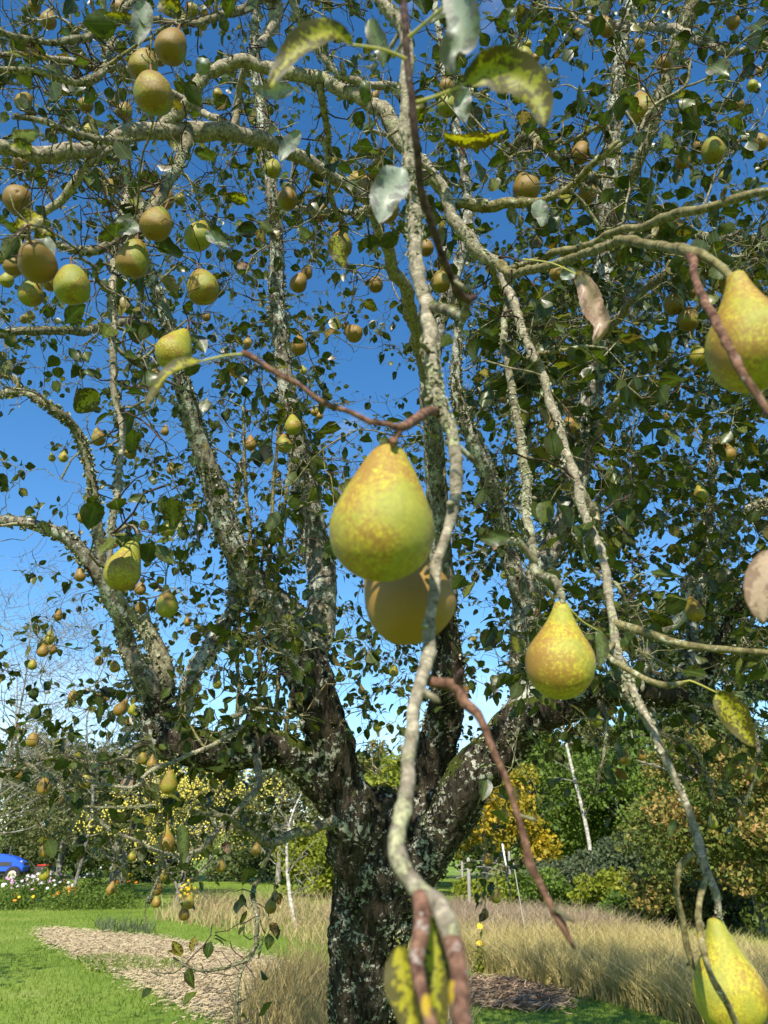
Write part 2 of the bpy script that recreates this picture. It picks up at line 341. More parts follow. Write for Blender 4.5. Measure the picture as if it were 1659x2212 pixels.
def bedmat(name, c0, c1, c2):
    m, t, b = M(name); Lk = t.links.new
    oc = nd(t, 'ShaderNodeTexCoord').outputs['Object']; n1 = noise(t, oc, 3, 5, .65); n2 = noise(t, oc, 26, 5, .75, .5)
    f = math_(t, 'ADD', math_(t, 'MULTIPLY', n1, .35), math_(t, 'MULTIPLY', n2, .65))
    Lk(ramp(t, f, [(.36, c0), (.5, c1), (.64, c2)]), b.inputs['Base Color']); b.inputs['Roughness'].default_value = .95; b.inputs['Specular IOR Level'].default_value = .08
    bump(t, b, n2, 1, .06); return m
def bed(name, poly, mat, h, cell=.09):
    P = np.array(poly); x0, y0 = P.min(0); x1, y1 = P.max(0); xs = np.arange(x0, x1, cell); ys = np.arange(y0, y1, cell)
    X, Y = np.meshgrid(xs, ys)
    wob = .25*np.sin(X*2.3+Y)+.18*np.sin(Y*3.7-X*1.3)+.1*np.sin(X*9+Y*5)
    ins = inpoly(X+wob*.3, Y+wob*.3, poly)
    Z = hgt(X, Y)+.012+h*np.array([[.5+.9*mnoise.noise((a*1.7, b_*1.7, 0))+.9*mnoise.noise((a*6, b_*6, 3)) for a, b_ in zip(r1, r2)] for r1, r2 in zip(X, Y)]).clip(0, 2)
    idx = -np.ones(X.shape, int); idx[ins] = np.arange(ins.sum())
    a = idx[:-1, :-1]; b_ = idx[:-1, 1:]; c = idx[1:, 1:]; d = idx[1:, :-1]; ok = (a >= 0) & (b_ >= 0) & (c >= 0) & (d >= 0)
    F = np.stack([a[ok], b_[ok], c[ok], d[ok]], -1)
    V = np.stack([X[ins], Y[ins], Z[ins]], -1)
    return tag(obj(name, mesh(name, V, F, mat)), kind='structure')
bed('mulch_bed', mulch_poly, bedmat('straw mulch', (.32, .24, .14), (.44, .345, .205), (.54, .44, .28)), .022)
bed('bare_soil_bed', brown_poly, bedmat('dry weeds soil', (.14, .09, .055), (.26, .18, .10), (.38, .29, .17)), .03, .11)

def blades(n, xy, hmin, hmax, wd, lean, mat, name, segs=2, tintf=None):
    """n grass blades standing at xy"""
    k = len(xy); h = rng.uniform(hmin, hmax, k)*rng.uniform(.6, 1, k); a = rng.uniform(0, 2*math.pi, k); ln = rng.uniform(.1, 1, k)*lean*h
    dx = np.cos(a)*ln; dy = np.sin(a)*ln; wa = rng.uniform(0, math.pi, k); wx = np.cos(wa)*wd; wy = np.sin(wa)*wd
    z0 = hgt(xy[:, 0], xy[:, 1]); rows = []
    for s in range(segs+1):
        t = s/segs; ww = (1-t)**.6*1.0 if s < segs else .12
        cx = xy[:, 0]+dx*t*t; cy = xy[:, 1]+dy*t*t; cz = z0+h*t*(1-.12*t)
        rows += [np.stack([cx-wx*ww, cy-wy*ww, cz], -1), np.stack([cx+wx*ww, cy+wy*ww, cz], -1)]
    V = np.stack(rows, 1); m = 2*(segs+1); base = np.arange(k)[:, None]*m
    F = np.concatenate([np.stack([base+2*s, base+2*s+1, base+2*s+3, base+2*s+2], -1) for s in range(segs)], 1).reshape(-1, 4)
    r = rng.uniform(0, 1, k) if tintf is None else tintf(xy)
    T = np.repeat(np.stack([r, r, r], -1), m, 0)
    return mesh(name, V.reshape(-1, 3), F, mat, T, smooth=False)
def scatter(poly, n, near=True):
    P = np.array(poly); x0, y0 = P.min(0); x1, y1 = P.max(0); out = []; tot = 0
    while tot < n:
        x = rng.uniform(x0, x1, n); y = rng.uniform(y0, y1, n)
        k = inpoly(x, y, poly)
        if near: k &= rng.uniform(0, 1, n) < np.clip(12/np.maximum(y, 1), 0, 1)**1.6
        out.append(np.stack([x[k], y[k]], -1)); tot += k.sum()
    return np.concatenate(out)[:n]
lawn_poly = [(-16, 8), (10, 8), (16, 30), (-26, 34)]
xy = scatter(lawn_poly, 170000); jx = xy+rng.normal(0, .2, xy.shape); ok = ~inpoly(jx[:, 0], jx[:, 1], mulch_poly) & ~inpoly(jx[:, 0], jx[:, 1], brown_poly) & ~inpoly(xy[:, 0], xy[:, 1], meadow_poly)
xy = xy[ok]
patch = np.array([mnoise.noise((a*.5, b*.35, 7)) for a, b in xy])
tagl = np.clip(.48+patch*.75+rng.normal(0, .17, len(xy)), 0, 1)
tag(obj('lawn_grass', blades(0, xy, .03, .075, .006, .8, grass_m, 'lawn_grass', 1, lambda q: tagl)), 'short bright green lawn grass between the beds', 'grass', kind='stuff')
# straw on the mulch bed and weeds
def straws(poly, n, mat, name, label, ln=.12):
    xy = scatter(poly, n); k = len(xy); a = rng.uniform(0, math.pi, k); l = rng.uniform(.3, 1, k)*ln; z = hgt(xy[:, 0], xy[:, 1])+rng.uniform(.02, .07, k); xy = xy+rng.normal(0, .13, xy.shape)
    d = np.stack([np.cos(a)*l, np.sin(a)*l, rng.normal(0, .25, k)*l], -1); wv = np.stack([-np.sin(a), np.cos(a), np.zeros(k)], -1)*.004+np.array([0, 0, .003])
    c = np.stack([xy[:, 0], xy[:, 1], z], -1); V = np.stack([c-d-wv, c-d+wv, c+d+wv, c+d-wv], 1).reshape(-1, 3)
    F = np.arange(4*k).reshape(-1, 4); r = rng.uniform(0, 1, k); T = np.repeat(np.stack([r, r, r], -1), 4, 0)
    tag(obj(name, mesh(name, V, F, mat, T, False)), label, 'straw', kind='stuff')
straws(mulch_poly, 42000, foliage('straw', [(0, (.34, .26, .15)), (.5, (.45, .36, .215)), (1, (.57, .47, .29))], .1, .7, 1), 'straw_litter', 'pale straw litter spread over the mulched bed', .038)
straws(brown_poly, 9000, foliage('dead stems', [(0, (.14, .09, .06)), (.5, (.30, .20, .12)), (1, (.46, .36, .22))], .1, .7, 1), 'dead_weeds', 'brown dead weed stems lying on the bare bed', .08)
# meadow: golden grass in front, faded tops behind
xy = scatter(meadow_poly, 80000); far = xy[:, 1] > 15.5+rng.normal(0, 1.2, len(xy))
tag(obj('meadow_grass', blades(0, xy[~far], .30, .68, .007, 1.1, dry_gold, 'meadow_grass', 3)), 'golden unmown grass in the meadow right of the tree', 'grass', kind='stuff')
tag(obj('faded_meadow_grass', blades(0, xy[far], .35, .75, .009, .9, dry_purple, 'faded_meadow_grass', 3)), 'tall faded brown grass at the back of the meadow', 'grass', kind='stuff')
xy = scatter(gp([(330, 1990), (720, 2050), (720, 1960), (440, 1945)]), 3000, False)
tag(obj('tall_dead_grass', blades(0, xy, .12, .85, .009, 1.3, foliage('russet grass', [(0, (.20, .15, .06)), (.3, (.36, .24, .12)), (.65, (.48, .40, .18)), (1, (.60, .52, .28))]), 'tall_dead_grass', 2)), 'tall reddish dead grass behind the lawn left of the trunk', 'grass', kind='stuff')
clump = gp([(480, 2330), (560, 2150), (640, 2120), (715, 2120), (735, 2330)])
xy = scatter(clump, 1900, False)
tag(obj('dry_grass_clump', blades(0, xy, .25, .85, .006, .7, dry_m, 'dry_grass_clump', 3)), 'dry straw coloured grass clump left of the trunk base', 'grass', kind='stuff')
xy = scatter(gp([(870, 2330), (880, 2130), (1010, 2140), (1020, 2330)]), 1300, False)
tag(obj('reddish_grass_clump', blades(0, xy, .2, .6, .006, .8, dry_purple, 'reddish_grass_clump', 3)), 'reddish dry grass clump right of the trunk base', 'grass', kind='stuff')
xy = scatter(gp([(165, 2075), (250, 2072), (400, 2085), (400, 2102), (280, 2108), (190, 2100)]), 2600, False)
tag(obj('weed_patch', blades(0, xy, .04, .16, .010, 1.2, grass_m, 'weed_patch', 2)), 'green weeds growing across the middle of the mulched bed', 'weeds', kind='stuff')
xy = scatter(gp([(200, 2000), (330, 2008), (340, 2028), (210, 2018)]), 260, False)
tag(obj('grey_weed_clump', blades(0, xy, .05, .42, .012, 1.3, fol_grey, 'grey_weed_clump', 2)), 'grey green weeds at the far edge of the mulched bed', 'weeds', kind='stuff')

# ---------------------------------------------------------------- background trees
def leafquads(C, size, tint, droop=0.0, aspect=.6):
    """folded leaf faces (2 quads) at centres C"""
    k = len(C); n = rng.normal(0, 1, (k, 3)); n[:, 2] += .5; n /= np.linalg.norm(n, axis=1)[:, None]
    a = np.cross(n, rng.normal(0, 1, (k, 3))); a[:, 2] -= droop; a /= np.linalg.norm(a, axis=1)[:, None]+1e-9
    b = np.cross(n, a); b /= np.linalg.norm(b, axis=1)[:, None]+1e-9
    s = (size*rng.uniform(.55, 1.25, k))[:, None]
    p = [C-a*s*.5, C+b*s*.5*aspect+n*s*.1, C+a*s*.5, C-b*s*.5*aspect+n*s*.1]
    V = np.stack(p, 1).reshape(-1, 3); F = np.arange(4*k).reshape(-1, 4); T = np.repeat(tint, 4, 0)
    return V, F, T
def crown_pts(cs, rad, n, nclump, seed, csize=.28, shell=.55):
    r = np.random.default_rng(seed)
    d = r.normal(0, 1, (nclump, 3)); d /= np.linalg.norm(d, axis=1)[:, None]; d[:, 2] = np.where(d[:, 2] < -.75, -d[:, 2], d[:, 2])
    q = r.uniform(shell, 1.0, nclump)[:, None]*(1+.22*np.sin(5*d[:, :1]+seed)*np.cos(4*d[:, 1:2]))
    cc = np.array(cs)+d*q*np.array(rad); ct = r.uniform(0, 1, nclump)
    k = r.integers(0, nclump, n); g = r.normal(0, 1, (n, 3)); g /= np.maximum(1, np.linalg.norm(g, axis=1)/1.6)[:, None]
    P = cc[k]+g*np.array(rad).mean()*csize*.62*np.array([1, 1, .7]); t = np.clip(.55*ct[k]+.45*r.uniform(0, 1, n), 0, 1)
    return P, np.stack([t, r.uniform(0, 1, n), t], -1)
def far_tree(name, label, cat, base, H, cr, cz, fol, n, size, bk=bark_far, trunk_r=.14, seed=1, group=None, lean=0, nclump=60, limbs=7, ctrunk=None, csize=.28, crx=None):
    rs = random.Random(seed); t = empty(name, base, label, cat, group)
    top = Vector((lean, 0, H*.9)); P = [(0, 0, -.1), (lean*.2+rs.uniform(-.1, .1), 0, H*.3), (lean*.6, rs.uniform(-.2, .2), H*.6), tuple(top)]
    Pc, Rc = catmull(P, [trunk_r, trunk_r*.8, trunk_r*.5, trunk_r*.12], .4); mb = MB(); mb.add(*tube(Pc, Rc, 9, .15, freq=3))
    mb.obj('trunk', bk, t)
    lb = MB()
    for i in range(limbs):
        h = rs.uniform(.25, .8); s = Pc[int(h*(len(Pc)-1))]; a = rs.uniform(0, 6.28); rr = cr*rs.uniform(.6, .95)
        e = np.array([s[0]+math.cos(a)*rr, s[1]+math.sin(a)*rr, min(H*.95, s[2]+rr*rs.uniform(.4, 1.1))])
        mid = (s+e)/2+np.array([rs.uniform(-.2, .2), rs.uniform(-.2, .2), rs.uniform(-.1, .3)])*rr*.4
        q, rq = catmull([s, mid, e], [trunk_r*.4, trunk_r*.25, trunk_r*.06], .35); lb.add(*tube(q, rq, 6))
        for j in range(3):
            s2 = q[rs.randint(len(q)//3, len(q)-1)]; e2 = s2+np.array([rs.uniform(-1, 1), rs.uniform(-1, 1), rs.uniform(-.2, .9)])*rr*.5
            q2, r2 = catmull([s2, (s2+e2)/2+np.array([0, 0, .1]), e2], [trunk_r*.16, trunk_r*.1, trunk_r*.03], .35); lb.add(*tube(q2, r2, 5))
    o = lb.obj('limbs', bk, t)
    if n:
        C, T = crown_pts((lean*.6, 0, cz), (crx or cr, cr, H-cz if H-cz > .3 else .5), n, nclump, seed, csize)
        C = C[C[:, 2] > .05]; T = T[:len(C)]
        V, F, TT = leafquads(C, size, T); tag(obj('crown', mesh('crown', V, F, fol, TT, False), t), kind='stuff')
    return t
def conifer(name, label, base, H, R0, seed, fol, n=9000, size=.3, group=None, lowest=.12):
    rs = np.random.default_rng(seed); t = empty(name, base, label, 'tree', group)
    mb = MB(); P, Rr = catmull([(0, 0, -.1), (.1, 0, H*.5), (0, 0, H)], [H*.017, H*.010, .02], .6); mb.add(*tube(P, Rr, 8)); mb.obj('trunk', bark_far, t)
    nb = int(H*9); lb = MB(); Cs = []; Ts = []
    for i in range(nb):
        f = lowest+(1-lowest)*(i/nb)**.9; z = H*f; L_ = R0*(1-f)**.8*rs.uniform(.65, 1.1)+.15; a = rs.uniform(0, 6.28)
        e = np.array([math.cos(a)*L_, math.sin(a)*L_, z-L_*.25+rs.uniform(-.1, .25)]); s = np.array([0, 0, z]); mid = (s+e)/2+np.array([0, 0, .10*L_])
        q, rq = catmull([s, mid, e], [.035, .02, .006], .3); lb.add(*tube(q, rq, 4))
        k = max(8, int(n/nb*(.4+L_/R0))); u = rs.uniform(.15, 1.05, k); base_p = s[None]*(1-u)[:, None]+e[None]*u[:, None]+np.array([0, 0, .10*L_])*(4*u*(1-u))[:, None]
        side = np.array([-math.sin(a), math.cos(a), 0]); wv = rs.normal(0, 1, k)*(.22*L_*(1.1-u))+0; c = base_p+side*wv[:, None]; c[:, 2] -= np.abs(wv)*.35+rs.uniform(0, .12, k)
        Cs.append(c); tt = np.clip(rs.uniform(.0, 1)*.5+rs.uniform(0, .5, k), 0, 1); Ts.append(np.stack([tt, tt, tt], -1))
    lb.obj('limbs', bark_far, t); C = np.vstack(Cs); T = np.vstack(Ts)
    V, F, TT = leafquads(C, size, T, .5, .4); tag(obj('crown', mesh('crown', V, F, fol, TT, False), t), kind='stuff'); return t
def bare_tree(name, label, base, H, seed, bk, n=160, r=.12, spread=2.5, group=None, leaf=None, cat='tree'):
    rs = random.Random(seed); t = empty(name, base, label, cat, group)
    P, Rr = catmull([(0, 0, -.1), (rs.uniform(-.3, .3), 0, H*.35), (rs.uniform(-.4, .4), 0, H*.7), (rs.uniform(-.3, .3), 0, H)], [r, r*.75, r*.4, .015], .3)
    mb = MB(); mb.add(*tube(P, Rr, 8)); mb.obj('trunk', bk, t)
    nodes = [(P[i], Rr[i], 0) for i in range(int(len(P)*.25), len(P))]; lb = MB()
    for i in range(n):
        s, sr, lv = rs.choice(nodes[-420:] if i > 60 and i % 3 else nodes)
        if lv > 4: continue
        a = rs.uniform(0, 6.28); l = spread*(.62**lv)*rs.uniform(.4, 1); e = s+np.array([math.cos(a)*l*.8, math.sin(a)*l*.8, l*rs.uniform(.1, .9)])
        m = (s+e)/2+np.array([rs.uniform(-.15, .15), rs.uniform(-.15, .15), rs.uniform(-.1, .05)])*l
        q, rq = catmull([s, m, e], [max(sr*.45, .007), max(sr*.28, .006), .004], .25); lb.add(*tube(q, rq, 4)); nodes += [(q[k], rq[k], lv+1) for k in range(len(q)//2, len(q))]
    lb.obj('limbs', bark_far if bk is bark_birch else bk, t)
    if leaf:
        C = np.array([nodes[rs.randrange(len(nodes))][0] for _ in range(leaf[1])])+rng.normal(0, .12, (leaf[1], 3)); T = rng.uniform(0, 1, (len(C), 3))
        V, F, TT = leafquads(C, leaf[2], T); tag(obj('crown', mesh('crown', V, F, leaf[0], TT, False), t), kind='stuff')
    return t
def at(x, Y): return Vector(((x-CX)/FPX*(Y*math.cos(PITCH)-CAMZ*math.sin(PITCH)), Y, 0))       # stand something on the ground at distance Y, in column x
def zat(y, Y):                                                   # height of picture row y at distance Y
    v = FW - UP*((y-CY)/FPX); return CAMZ + v.z/v.y*Y
# woodland at the right
g1 = 'conifers rising behind the woodland'
conifer('conifer_tree', 'tall dark conifer standing highest at the right edge', at(1650, 34), zat(1170, 34), 5.4, 3, fol_dark, 22000, .34, g1)
conifer('conifer_tree', 'dark conifer left of the tallest one at the right', at(1520, 38), zat(1300, 38), 4.6, 4, fol_dark, 16000, .34, g1)
conifer('conifer_tree', 'bright green conifer behind the pale birch trunk', at(1330, 40), zat(1470, 40), 5.4, 5, fol_olive, 15000, .36, g1)
conifer('conifer_tree', 'olive conifer in the gap under the right limb', at(1200, 44), zat(1520, 44), 5.2, 6, fol_olive, 12000, .36, g1)
conifer('conifer_tree', 'green conifer between the orange tree and the birch', at(1430, 36), zat(1480, 36), 4.6, 16, fol_green, 11000, .34, g1)
g2 = 'broadleaved trees of the woodland edge'
far_tree('maple_tree', 'golden yellow maple right behind the forked trunk', 'tree', at(1050, 30), zat(1660, 30), 2.5, 2.6, fol_yel, 9000, .19, seed=11, group=g2)
far_tree('woodland_tree', 'green maple just right of the golden one', 'tree', at(1160, 34), zat(1580, 34), 3.0, 3.4, fol_green, 10000, .22, seed=12, group=g2)
far_tree('woodland_tree', 'green tree around the pale birch trunk', 'tree', at(1300, 36), zat(1590, 36), 3.3, 3.2, fol_green, 10000, .22, seed=13, group=g2)
far_tree('woodland_tree', 'green tree between birch trunk and orange tree', 'tree', at(1400, 31), zat(1600, 31), 2.9, 2.8, fol_green, 10000, .2, seed=14, group=g2)
far_tree('woodland_tree', 'yellow green tree seen through the fork of the trunk', 'tree', at(890, 38), zat(1630, 38), 2.6, 3.4, fol_lime, 8000, .24, seed=15, group=g2)
far_tree('autumn_tree', 'orange and green turning tree at the right edge', 'tree', at(1650, 17.5), zat(1590, 17.5), 2.35, 1.8, fol_org, 30000, .115, seed=17, group=g2, trunk_r=.12, nclump=110, csize=.22, limbs=12)
far_tree('autumn_tree', 'small orange tree behind the crook of the left fork', 'tree', at(790, 46), zat(1620, 46), 2.2, 4.6, fol_org, 6000, .26, seed=19, group=g2)
far_tree('woodland_tree', 'dim tree deep in the wood behind the golden maple', 'tree', at(1100, 48), zat(1610, 48), 4, 3.6, fol_dark, 8000, .34, seed=20, group=g2)
far_tree('woodland_tree', 'dim tree deep in the wood behind the birch', 'tree', at(1330, 50), zat(1600, 50), 4.6, 3.6, fol_dark, 9000, .34, seed=21, group=g2)
t = empty('birch_tree', at(1290, 29.5), 'slim birch with a pale bare trunk at the wood edge', 'tree', g2)
mb = MB(); q, rq = catmull([(0, 0, -.1), (-.12, 0, 2.2), (-.42, 0, 4.2), (-.75, 0, 6.4), (-.8, 0, 7.6)], [.075, .07, .06, .045, .02], .3); mb.add(*tube(q, rq, 8, .08, freq=4)); mb.obj('trunk', bark_birch, t)
lb = MB()
for k in range(16):
    s = q[random.randint(6, len(q)-1)]; e = s+np.array([random.uniform(-1, 1), random.uniform(-.6, .6), random.uniform(.1, .8)]); lb.add(*tube(*catmull([s, (s+e)/2, e], [.022, .014, .006], .3), 4))
lb.obj('limbs', bark_far, t)
for X_, Y_, h_, ln in ((1425, 33, 6.2, -.3), (1345, 42, 6, .2), (1150, 40, 6, .1), (1210, 43, 6.5, -.1), (1270, 45, 6.8, .1)):
    t = empty('slender_tree', at(X_, Y_), {1425: 'slender pale trunk right of the birch', 1345: 'slender trunk just right of the birch, deep inside the wood', 1150: 'slender trunk behind the golden maple, leftmost in the wood', 1210: 'slender trunk left of the birch, second from the maple', 1270: 'slender trunk hidden close behind the birch'}[X_], 'tree', 'slender trunks inside the wood')
    mb = MB(); mb.add(*tube(*catmull([(0, 0, 0), (ln*.4, 0, h_*.5), (ln, 0, h_)], [.09, .07, .03], .4), 7)); mb.obj('trunk', bark_far, t)
g3 = 'shrubs along the wood edge'
def shrub(label, x, Y, top, r, fol, n, size, seed, name='shrub', cz=None, crx=None):
    H = zat(top, Y); return far_tree(name, label, 'shrub', at(x, Y), H, r, H*.42 if cz is None else cz, fol, n, size, seed=seed, trunk_r=.04, group=g3, nclump=45, limbs=9, csize=.33, crx=crx)
shrub('grey green willow shrub below the pale birch trunk', 1240, 26, 1855, 1.3, fol_grey, 7000, .13, 31)
shrub('large grey green shrub at the middle of the wood edge', 1390, 25, 1800, 1.7, fol_grey, 10000, .13, 32)
shrub('bright yellow green bush at the meadow edge', 1330, 22, 1885, .9, fol_lime, 5000, .13, 33)
shrub('low dark leafed bush below the yellow green one', 1345, 20.5, 1975, .7, fol_green, 2500, .14, 34)
shrub('loose reddish green rose bush left of the orange tree', 1440, 19.5, 1890, .95, fol_org, 4500, .10, 35)
shrub('bush with yellow leaves beneath the golden maple', 1060, 25, 1900, 1.0, fol_lime, 3500, .13, 36)
shrub('green bush between maple and willow shrub', 1165, 25, 1880, 1.0, fol_green, 4500, .13, 37)
shrub('dark bush under the orange tree', 1560, 20, 1950, 1.5, fol_dark, 6000, .13, 38)
shrub('lime hedge left of the trunk', 690, 31, 1765, 1.5, fol_lime, 8000, .16, 39)
shrub('yellow green bamboo like bush close left of the trunk', 735, 29, 1720, 1.0, fol_lime, 6000, .15, 40)
# left side
bare_tree('bare_tree', 'leafless pale tree at the left edge', at(-40, 24), zat(1330, 24), 51, bark_far, 900, .07, 3.0, 'bare trees at the left')
bare_tree('bare_tree', 'leafless pale tree just in front of the left conifer', at(150, 27), zat(1400, 27), 52, bark_far, 850, .065, 2.8, 'bare trees at the left')
bare_tree('bare_tree', 'thin leafless tree at the far left behind the tractor', at(-60, 27), zat(1450, 27), 53, bark_far, 700, .065, 2.8, 'bare trees at the left')
conifer('conifer_tree', 'blue green conifer rising at the left', at(262, 42), zat(1350, 42), 3.0, 54, fol_grey, 9000, .34)
conifer('conifer_tree', 'low conifer right of the blue green one', at(345, 48), zat(1540, 48), 3.0, 55, fol_olive, 6000, .36)
g4 = 'old orchard trees across the lawn'
far_tree('orchard_tree', 'olive green orchard tree behind the pumpkins', 'tree', at(120, 33), zat(1590, 33), 3.3, 3.7, fol_olive, 13000, .16, seed=61, group=g4, limbs=14)
far_tree('orchard_tree', 'olive green orchard tree with a dark short trunk', 'tree', at(235, 30), zat(1610, 30), 2.8, 3.1, fol_olive, 12000, .15, seed=62, group=g4, limbs=14)
far_tree('orchard_tree', 'olive orchard tree behind the tractor', 'tree', at(0, 50), zat(1600, 50), 5, 3.6, fol_olive, 12000, .24, seed=63, group=g4)
far_tree('orchard_tree', 'green orchard tree left of the fork behind the lime hedge', 'tree', at(600, 40), zat(1660, 40), 3.0, 3.4, fol_olive, 8000, .22, seed=64, group=g4)
far_tree('orchard_tree', 'dull green tree far behind the yellow fruited tree', 'tree', at(450, 46), zat(1660, 46), 3.8, 3.6, fol_grey, 8000, .26, seed=65, group=g4)
far_tree('orchard_tree', 'orchard tree standing off at the left whose shadow streaks the lawn', 'tree', (-7.8, 7.8, 0), 5.0, 2.3, 3.2, fol_olive, 3500, .12, seed=68, group=g4)
shrub('pale green round bush behind the tractor', 42, 54, 1795, 1.2, fol_olive, 3000, .2, 66)
for k, (x_, Y_, tp, r_) in enumerate(((330, 44, 1790, 2.6), (90, 50, 1800, 3), (560, 46, 1800, 3), (850, 50, 1790, 3), (200, 52, 1770, 3))):
    shrub(['dark undergrowth behind the yellow fruited tree', 'dark hedge behind the orchard trees at the left', 'dark hedge left of the trunk in the distance', 'dark hedge in the distance behind the trunk', 'dark hedge behind the short trunked orchard tree'][k], x_, Y_, tp, r_, fol_dark, 5000, .26, 70+k)
# crab apple with yellow fruit
cb = far_tree('crab_apple_tree', 'crab apple tree covered in small yellow fruit, trunk leaning', 'tree', at(378, 24.5), zat(1680, 24.5), 2.2, 2.2, fol_olive, 4500, .10, seed=81, trunk_r=.10, lean=.9, limbs=16, nclump=80)
C, T = crown_pts((.4, 0, 2.2), (2.7, 2.0, 1.9), 2400, 34, 82, .30, .45); C = C[C[:, 2] > .6]
ico = np.array([(0, 0, 1), (1, 0, 0), (0, 1, 0), (-1, 0, 0), (0, -1, 0), (0, 0, -1)])*.032; icf = [(0, 1, 2), (0, 2, 3), (0, 3, 4), (0, 4, 1), (5, 2, 1), (5, 3, 2), (5, 4, 3), (5, 1, 4)]
V = (C[:, None]+ico[None]).reshape(-1, 3); F = (np.arange(len(C))[:, None, None]*6+np.array(icf)[None]).reshape(-1, 3)
tag(obj('fruits', mesh('fruits', V, F, plain('crab apple', (.72, .60, .10), .4)), cb), kind='stuff')
bare_tree('young_birch_tree', 'young bare birch with a white stem left of the trunk', at(640, 19), zat(1690, 19), 91, bark_birch, 130, .055, 1.2)

# ---------------------------------------------------------------- things on the far lawn
def lathe(prof, seg=24, rib=None):
    V = []; n = len(prof)
    for (r, z) in prof:
        for k in range(seg):
            a = 2*math.pi*k/seg; rr = r*(1+(rib(a) if rib else 0)); V.append((rr*math.cos(a), rr*math.sin(a), z))
    F = [(i*seg+k, i*seg+(k+1) % seg, (i+1)*seg+(k+1) % seg, (i+1)*seg+k) for i in range(n-1) for k in range(seg)]
    return np.array(V), F
def rot_y(V): return np.stack([V[:, 2], V[:, 1], -V[:, 0]], -1)
def box(cx, cy, cz, sx, sy, sz, bev=.15):
    """bevelled box as a rounded loft"""
    V = []; k = bev*min(sx, sy)
    for z, ins in ((-sz, k), (-sz+k, 0), (sz-k, 0), (sz, k)):
        a, b = sx-ins, sy-ins
        for (x, y) in ((a-k, b), (a, b-k), (a, -b+k), (a-k, -b), (-a+k, -b), (-a, -b+k), (-a, b-k), (-a+k, b)): V.append((cx+x, cy+y, cz+z))
    F = [(i*8+j, i*8+(j+1) % 8, i*8+8+(j+1) % 8, i*8+8+j) for i in range(3) for j in range(8)] + [tuple(range(7, -1, -1)), tuple(range(24, 32))]
    return np.array(V), F
blue_m = plain('blue enamel paint', (.015, .09, .62), .3, 3, .1, spec=.6); black_m = plain('black rubber', (.02, .02, .02), .8, 20); rim_m = plain('pale wheel rim', (.55, .5, .42), .5, 10); dgrey = plain('dark metal', (.05, .05, .055), .5, 10)
def wheel(parent, x, y, r, wd, name='wheel'):
    prof = [(r*.55, -wd), (r*.9, -wd), (r, -wd*.6), (r, wd*.6), (r*.9, wd), (r*.55, wd)]
    V, F = lathe(prof, 28, lambda a: .03*math.sin(a*14)); V = np.stack([V[:, 0], V[:, 2], V[:, 1]], -1)+np.array([x, y, r]); wo = obj('wheel', mesh('wheel', V, F, black_m), parent)
    prof = [(.02, -wd*.5), (r*.3, -wd*.55), (r*.57, -wd*.9), (r*.57, wd*.9), (r*.3, wd*.55), (.02, wd*.5)]
    V, F = lathe(prof, 20); V = np.stack([V[:, 0], V[:, 2], V[:, 1]], -1)+np.array([x, y, r]); obj('rim', mesh('rim', V, F, rim_m), wo)
tr = empty('tractor', at(-8, 43), 'blue tractor parked at the left edge behind white flowers', 'tractor')
prof2 = [(-.9, .75), (-.9, 1.30), (-.5, 1.38), (.2, 1.36), (.8, 1.22), (1.25, 1.0), (1.4, .78), (1.35, .55), (-.2, .55)]
V = []; 
for yy, ins in ((-.38, .06), (-.34, 0), (.34, 0), (.38, .06)):
    for (x, z) in prof2: V.append((x*(1-ins*.5), yy, .9+(z-.9)*(1-ins)))
n = len(prof2); F = [(i*n+j, i*n+n+j, i*n+n+(j+1) % n, i*n+(j+1) % n) for i in range(3) for j in range(n)]+[tuple(range(n)), tuple(range(4*n-1, 3*n-1, -1))]
obj('bonnet', mesh('bonnet', V, F, blue_m, smooth=False), tr)
for nm, b_, mt in (('chassis', (.1, 0, .5, 1.1, .22, .14), dgrey), ('seat', (-1.5, 0, 1.05, .25, .25, .12), black_m), ('mudguard', (-1.4, -.62, 1.25, .5, .16, .06), blue_m), ('mudguard', (-1.4, .62, 1.25, .5, .16, .06), blue_m), ('grille', (1.3, 0, .8, .06, .28, .17), dgrey), ('side_panel', (.3, -.39, .9, .45, .015, .1), dgrey), ('headlight', (1.22, -.27, 1.0, .05, .08, .05), rim_m)):
    V, F = box(*b_); obj(nm, mesh(nm, V, F, mt, smooth=False), tr)
mb = MB()
for yy in (-.5, .5): mb.add(*tube(*catmull([(-1.75, yy, 1.2), (-1.75, yy, 2.1), (-1.7, 0, 2.15)], [.035]*3, .2), 6))
mb.obj('roll_bar', dgrey, tr); mb = MB(); mb.add(*tube(np.array([(.55, -.3, 1.1), (.55, -.3, 1.75)]), [.04, .035], 8)); mb.obj('exhaust', dgrey, tr)
for x_, y_, r_, w_ in ((-1.4, -.65, .62, .17), (-1.4, .65, .62, .17), (1.0, -.55, .4, .12), (1.0, .55, .4, .12)): wheel(tr, x_, y_, r_, w_)
rd = empty('garden_machine', at(85, 44), 'small red and black garden machine beside the tractor', 'machine')
red_m = plain('red paint', (.45, .03, .02), .4, 4, .2)
V, F = box(0, 0, .75, .5, .35, .25); obj('engine_cover', mesh('engine_cover', V, F, dgrey, smooth=False), rd); V, F = box(.1, 0, 1.08, .45, .33, .06); obj('hood', mesh('hood', V, F, red_m, smooth=False), rd)
mb = MB(); mb.add(*tube(*catmull([(-.5, 0, .8), (-.9, 0, 1.2), (-1.1, 0, 1.3)], [.03]*3, .2), 6)); mb.obj('handle', dgrey, rd)
for x_, y_ in ((-.3, -.38), (-.3, .38), (.35, -.38), (.35, .38)): wheel(rd, x_, y_, .26, .07)
rd.scale = (.6, .6, .75)
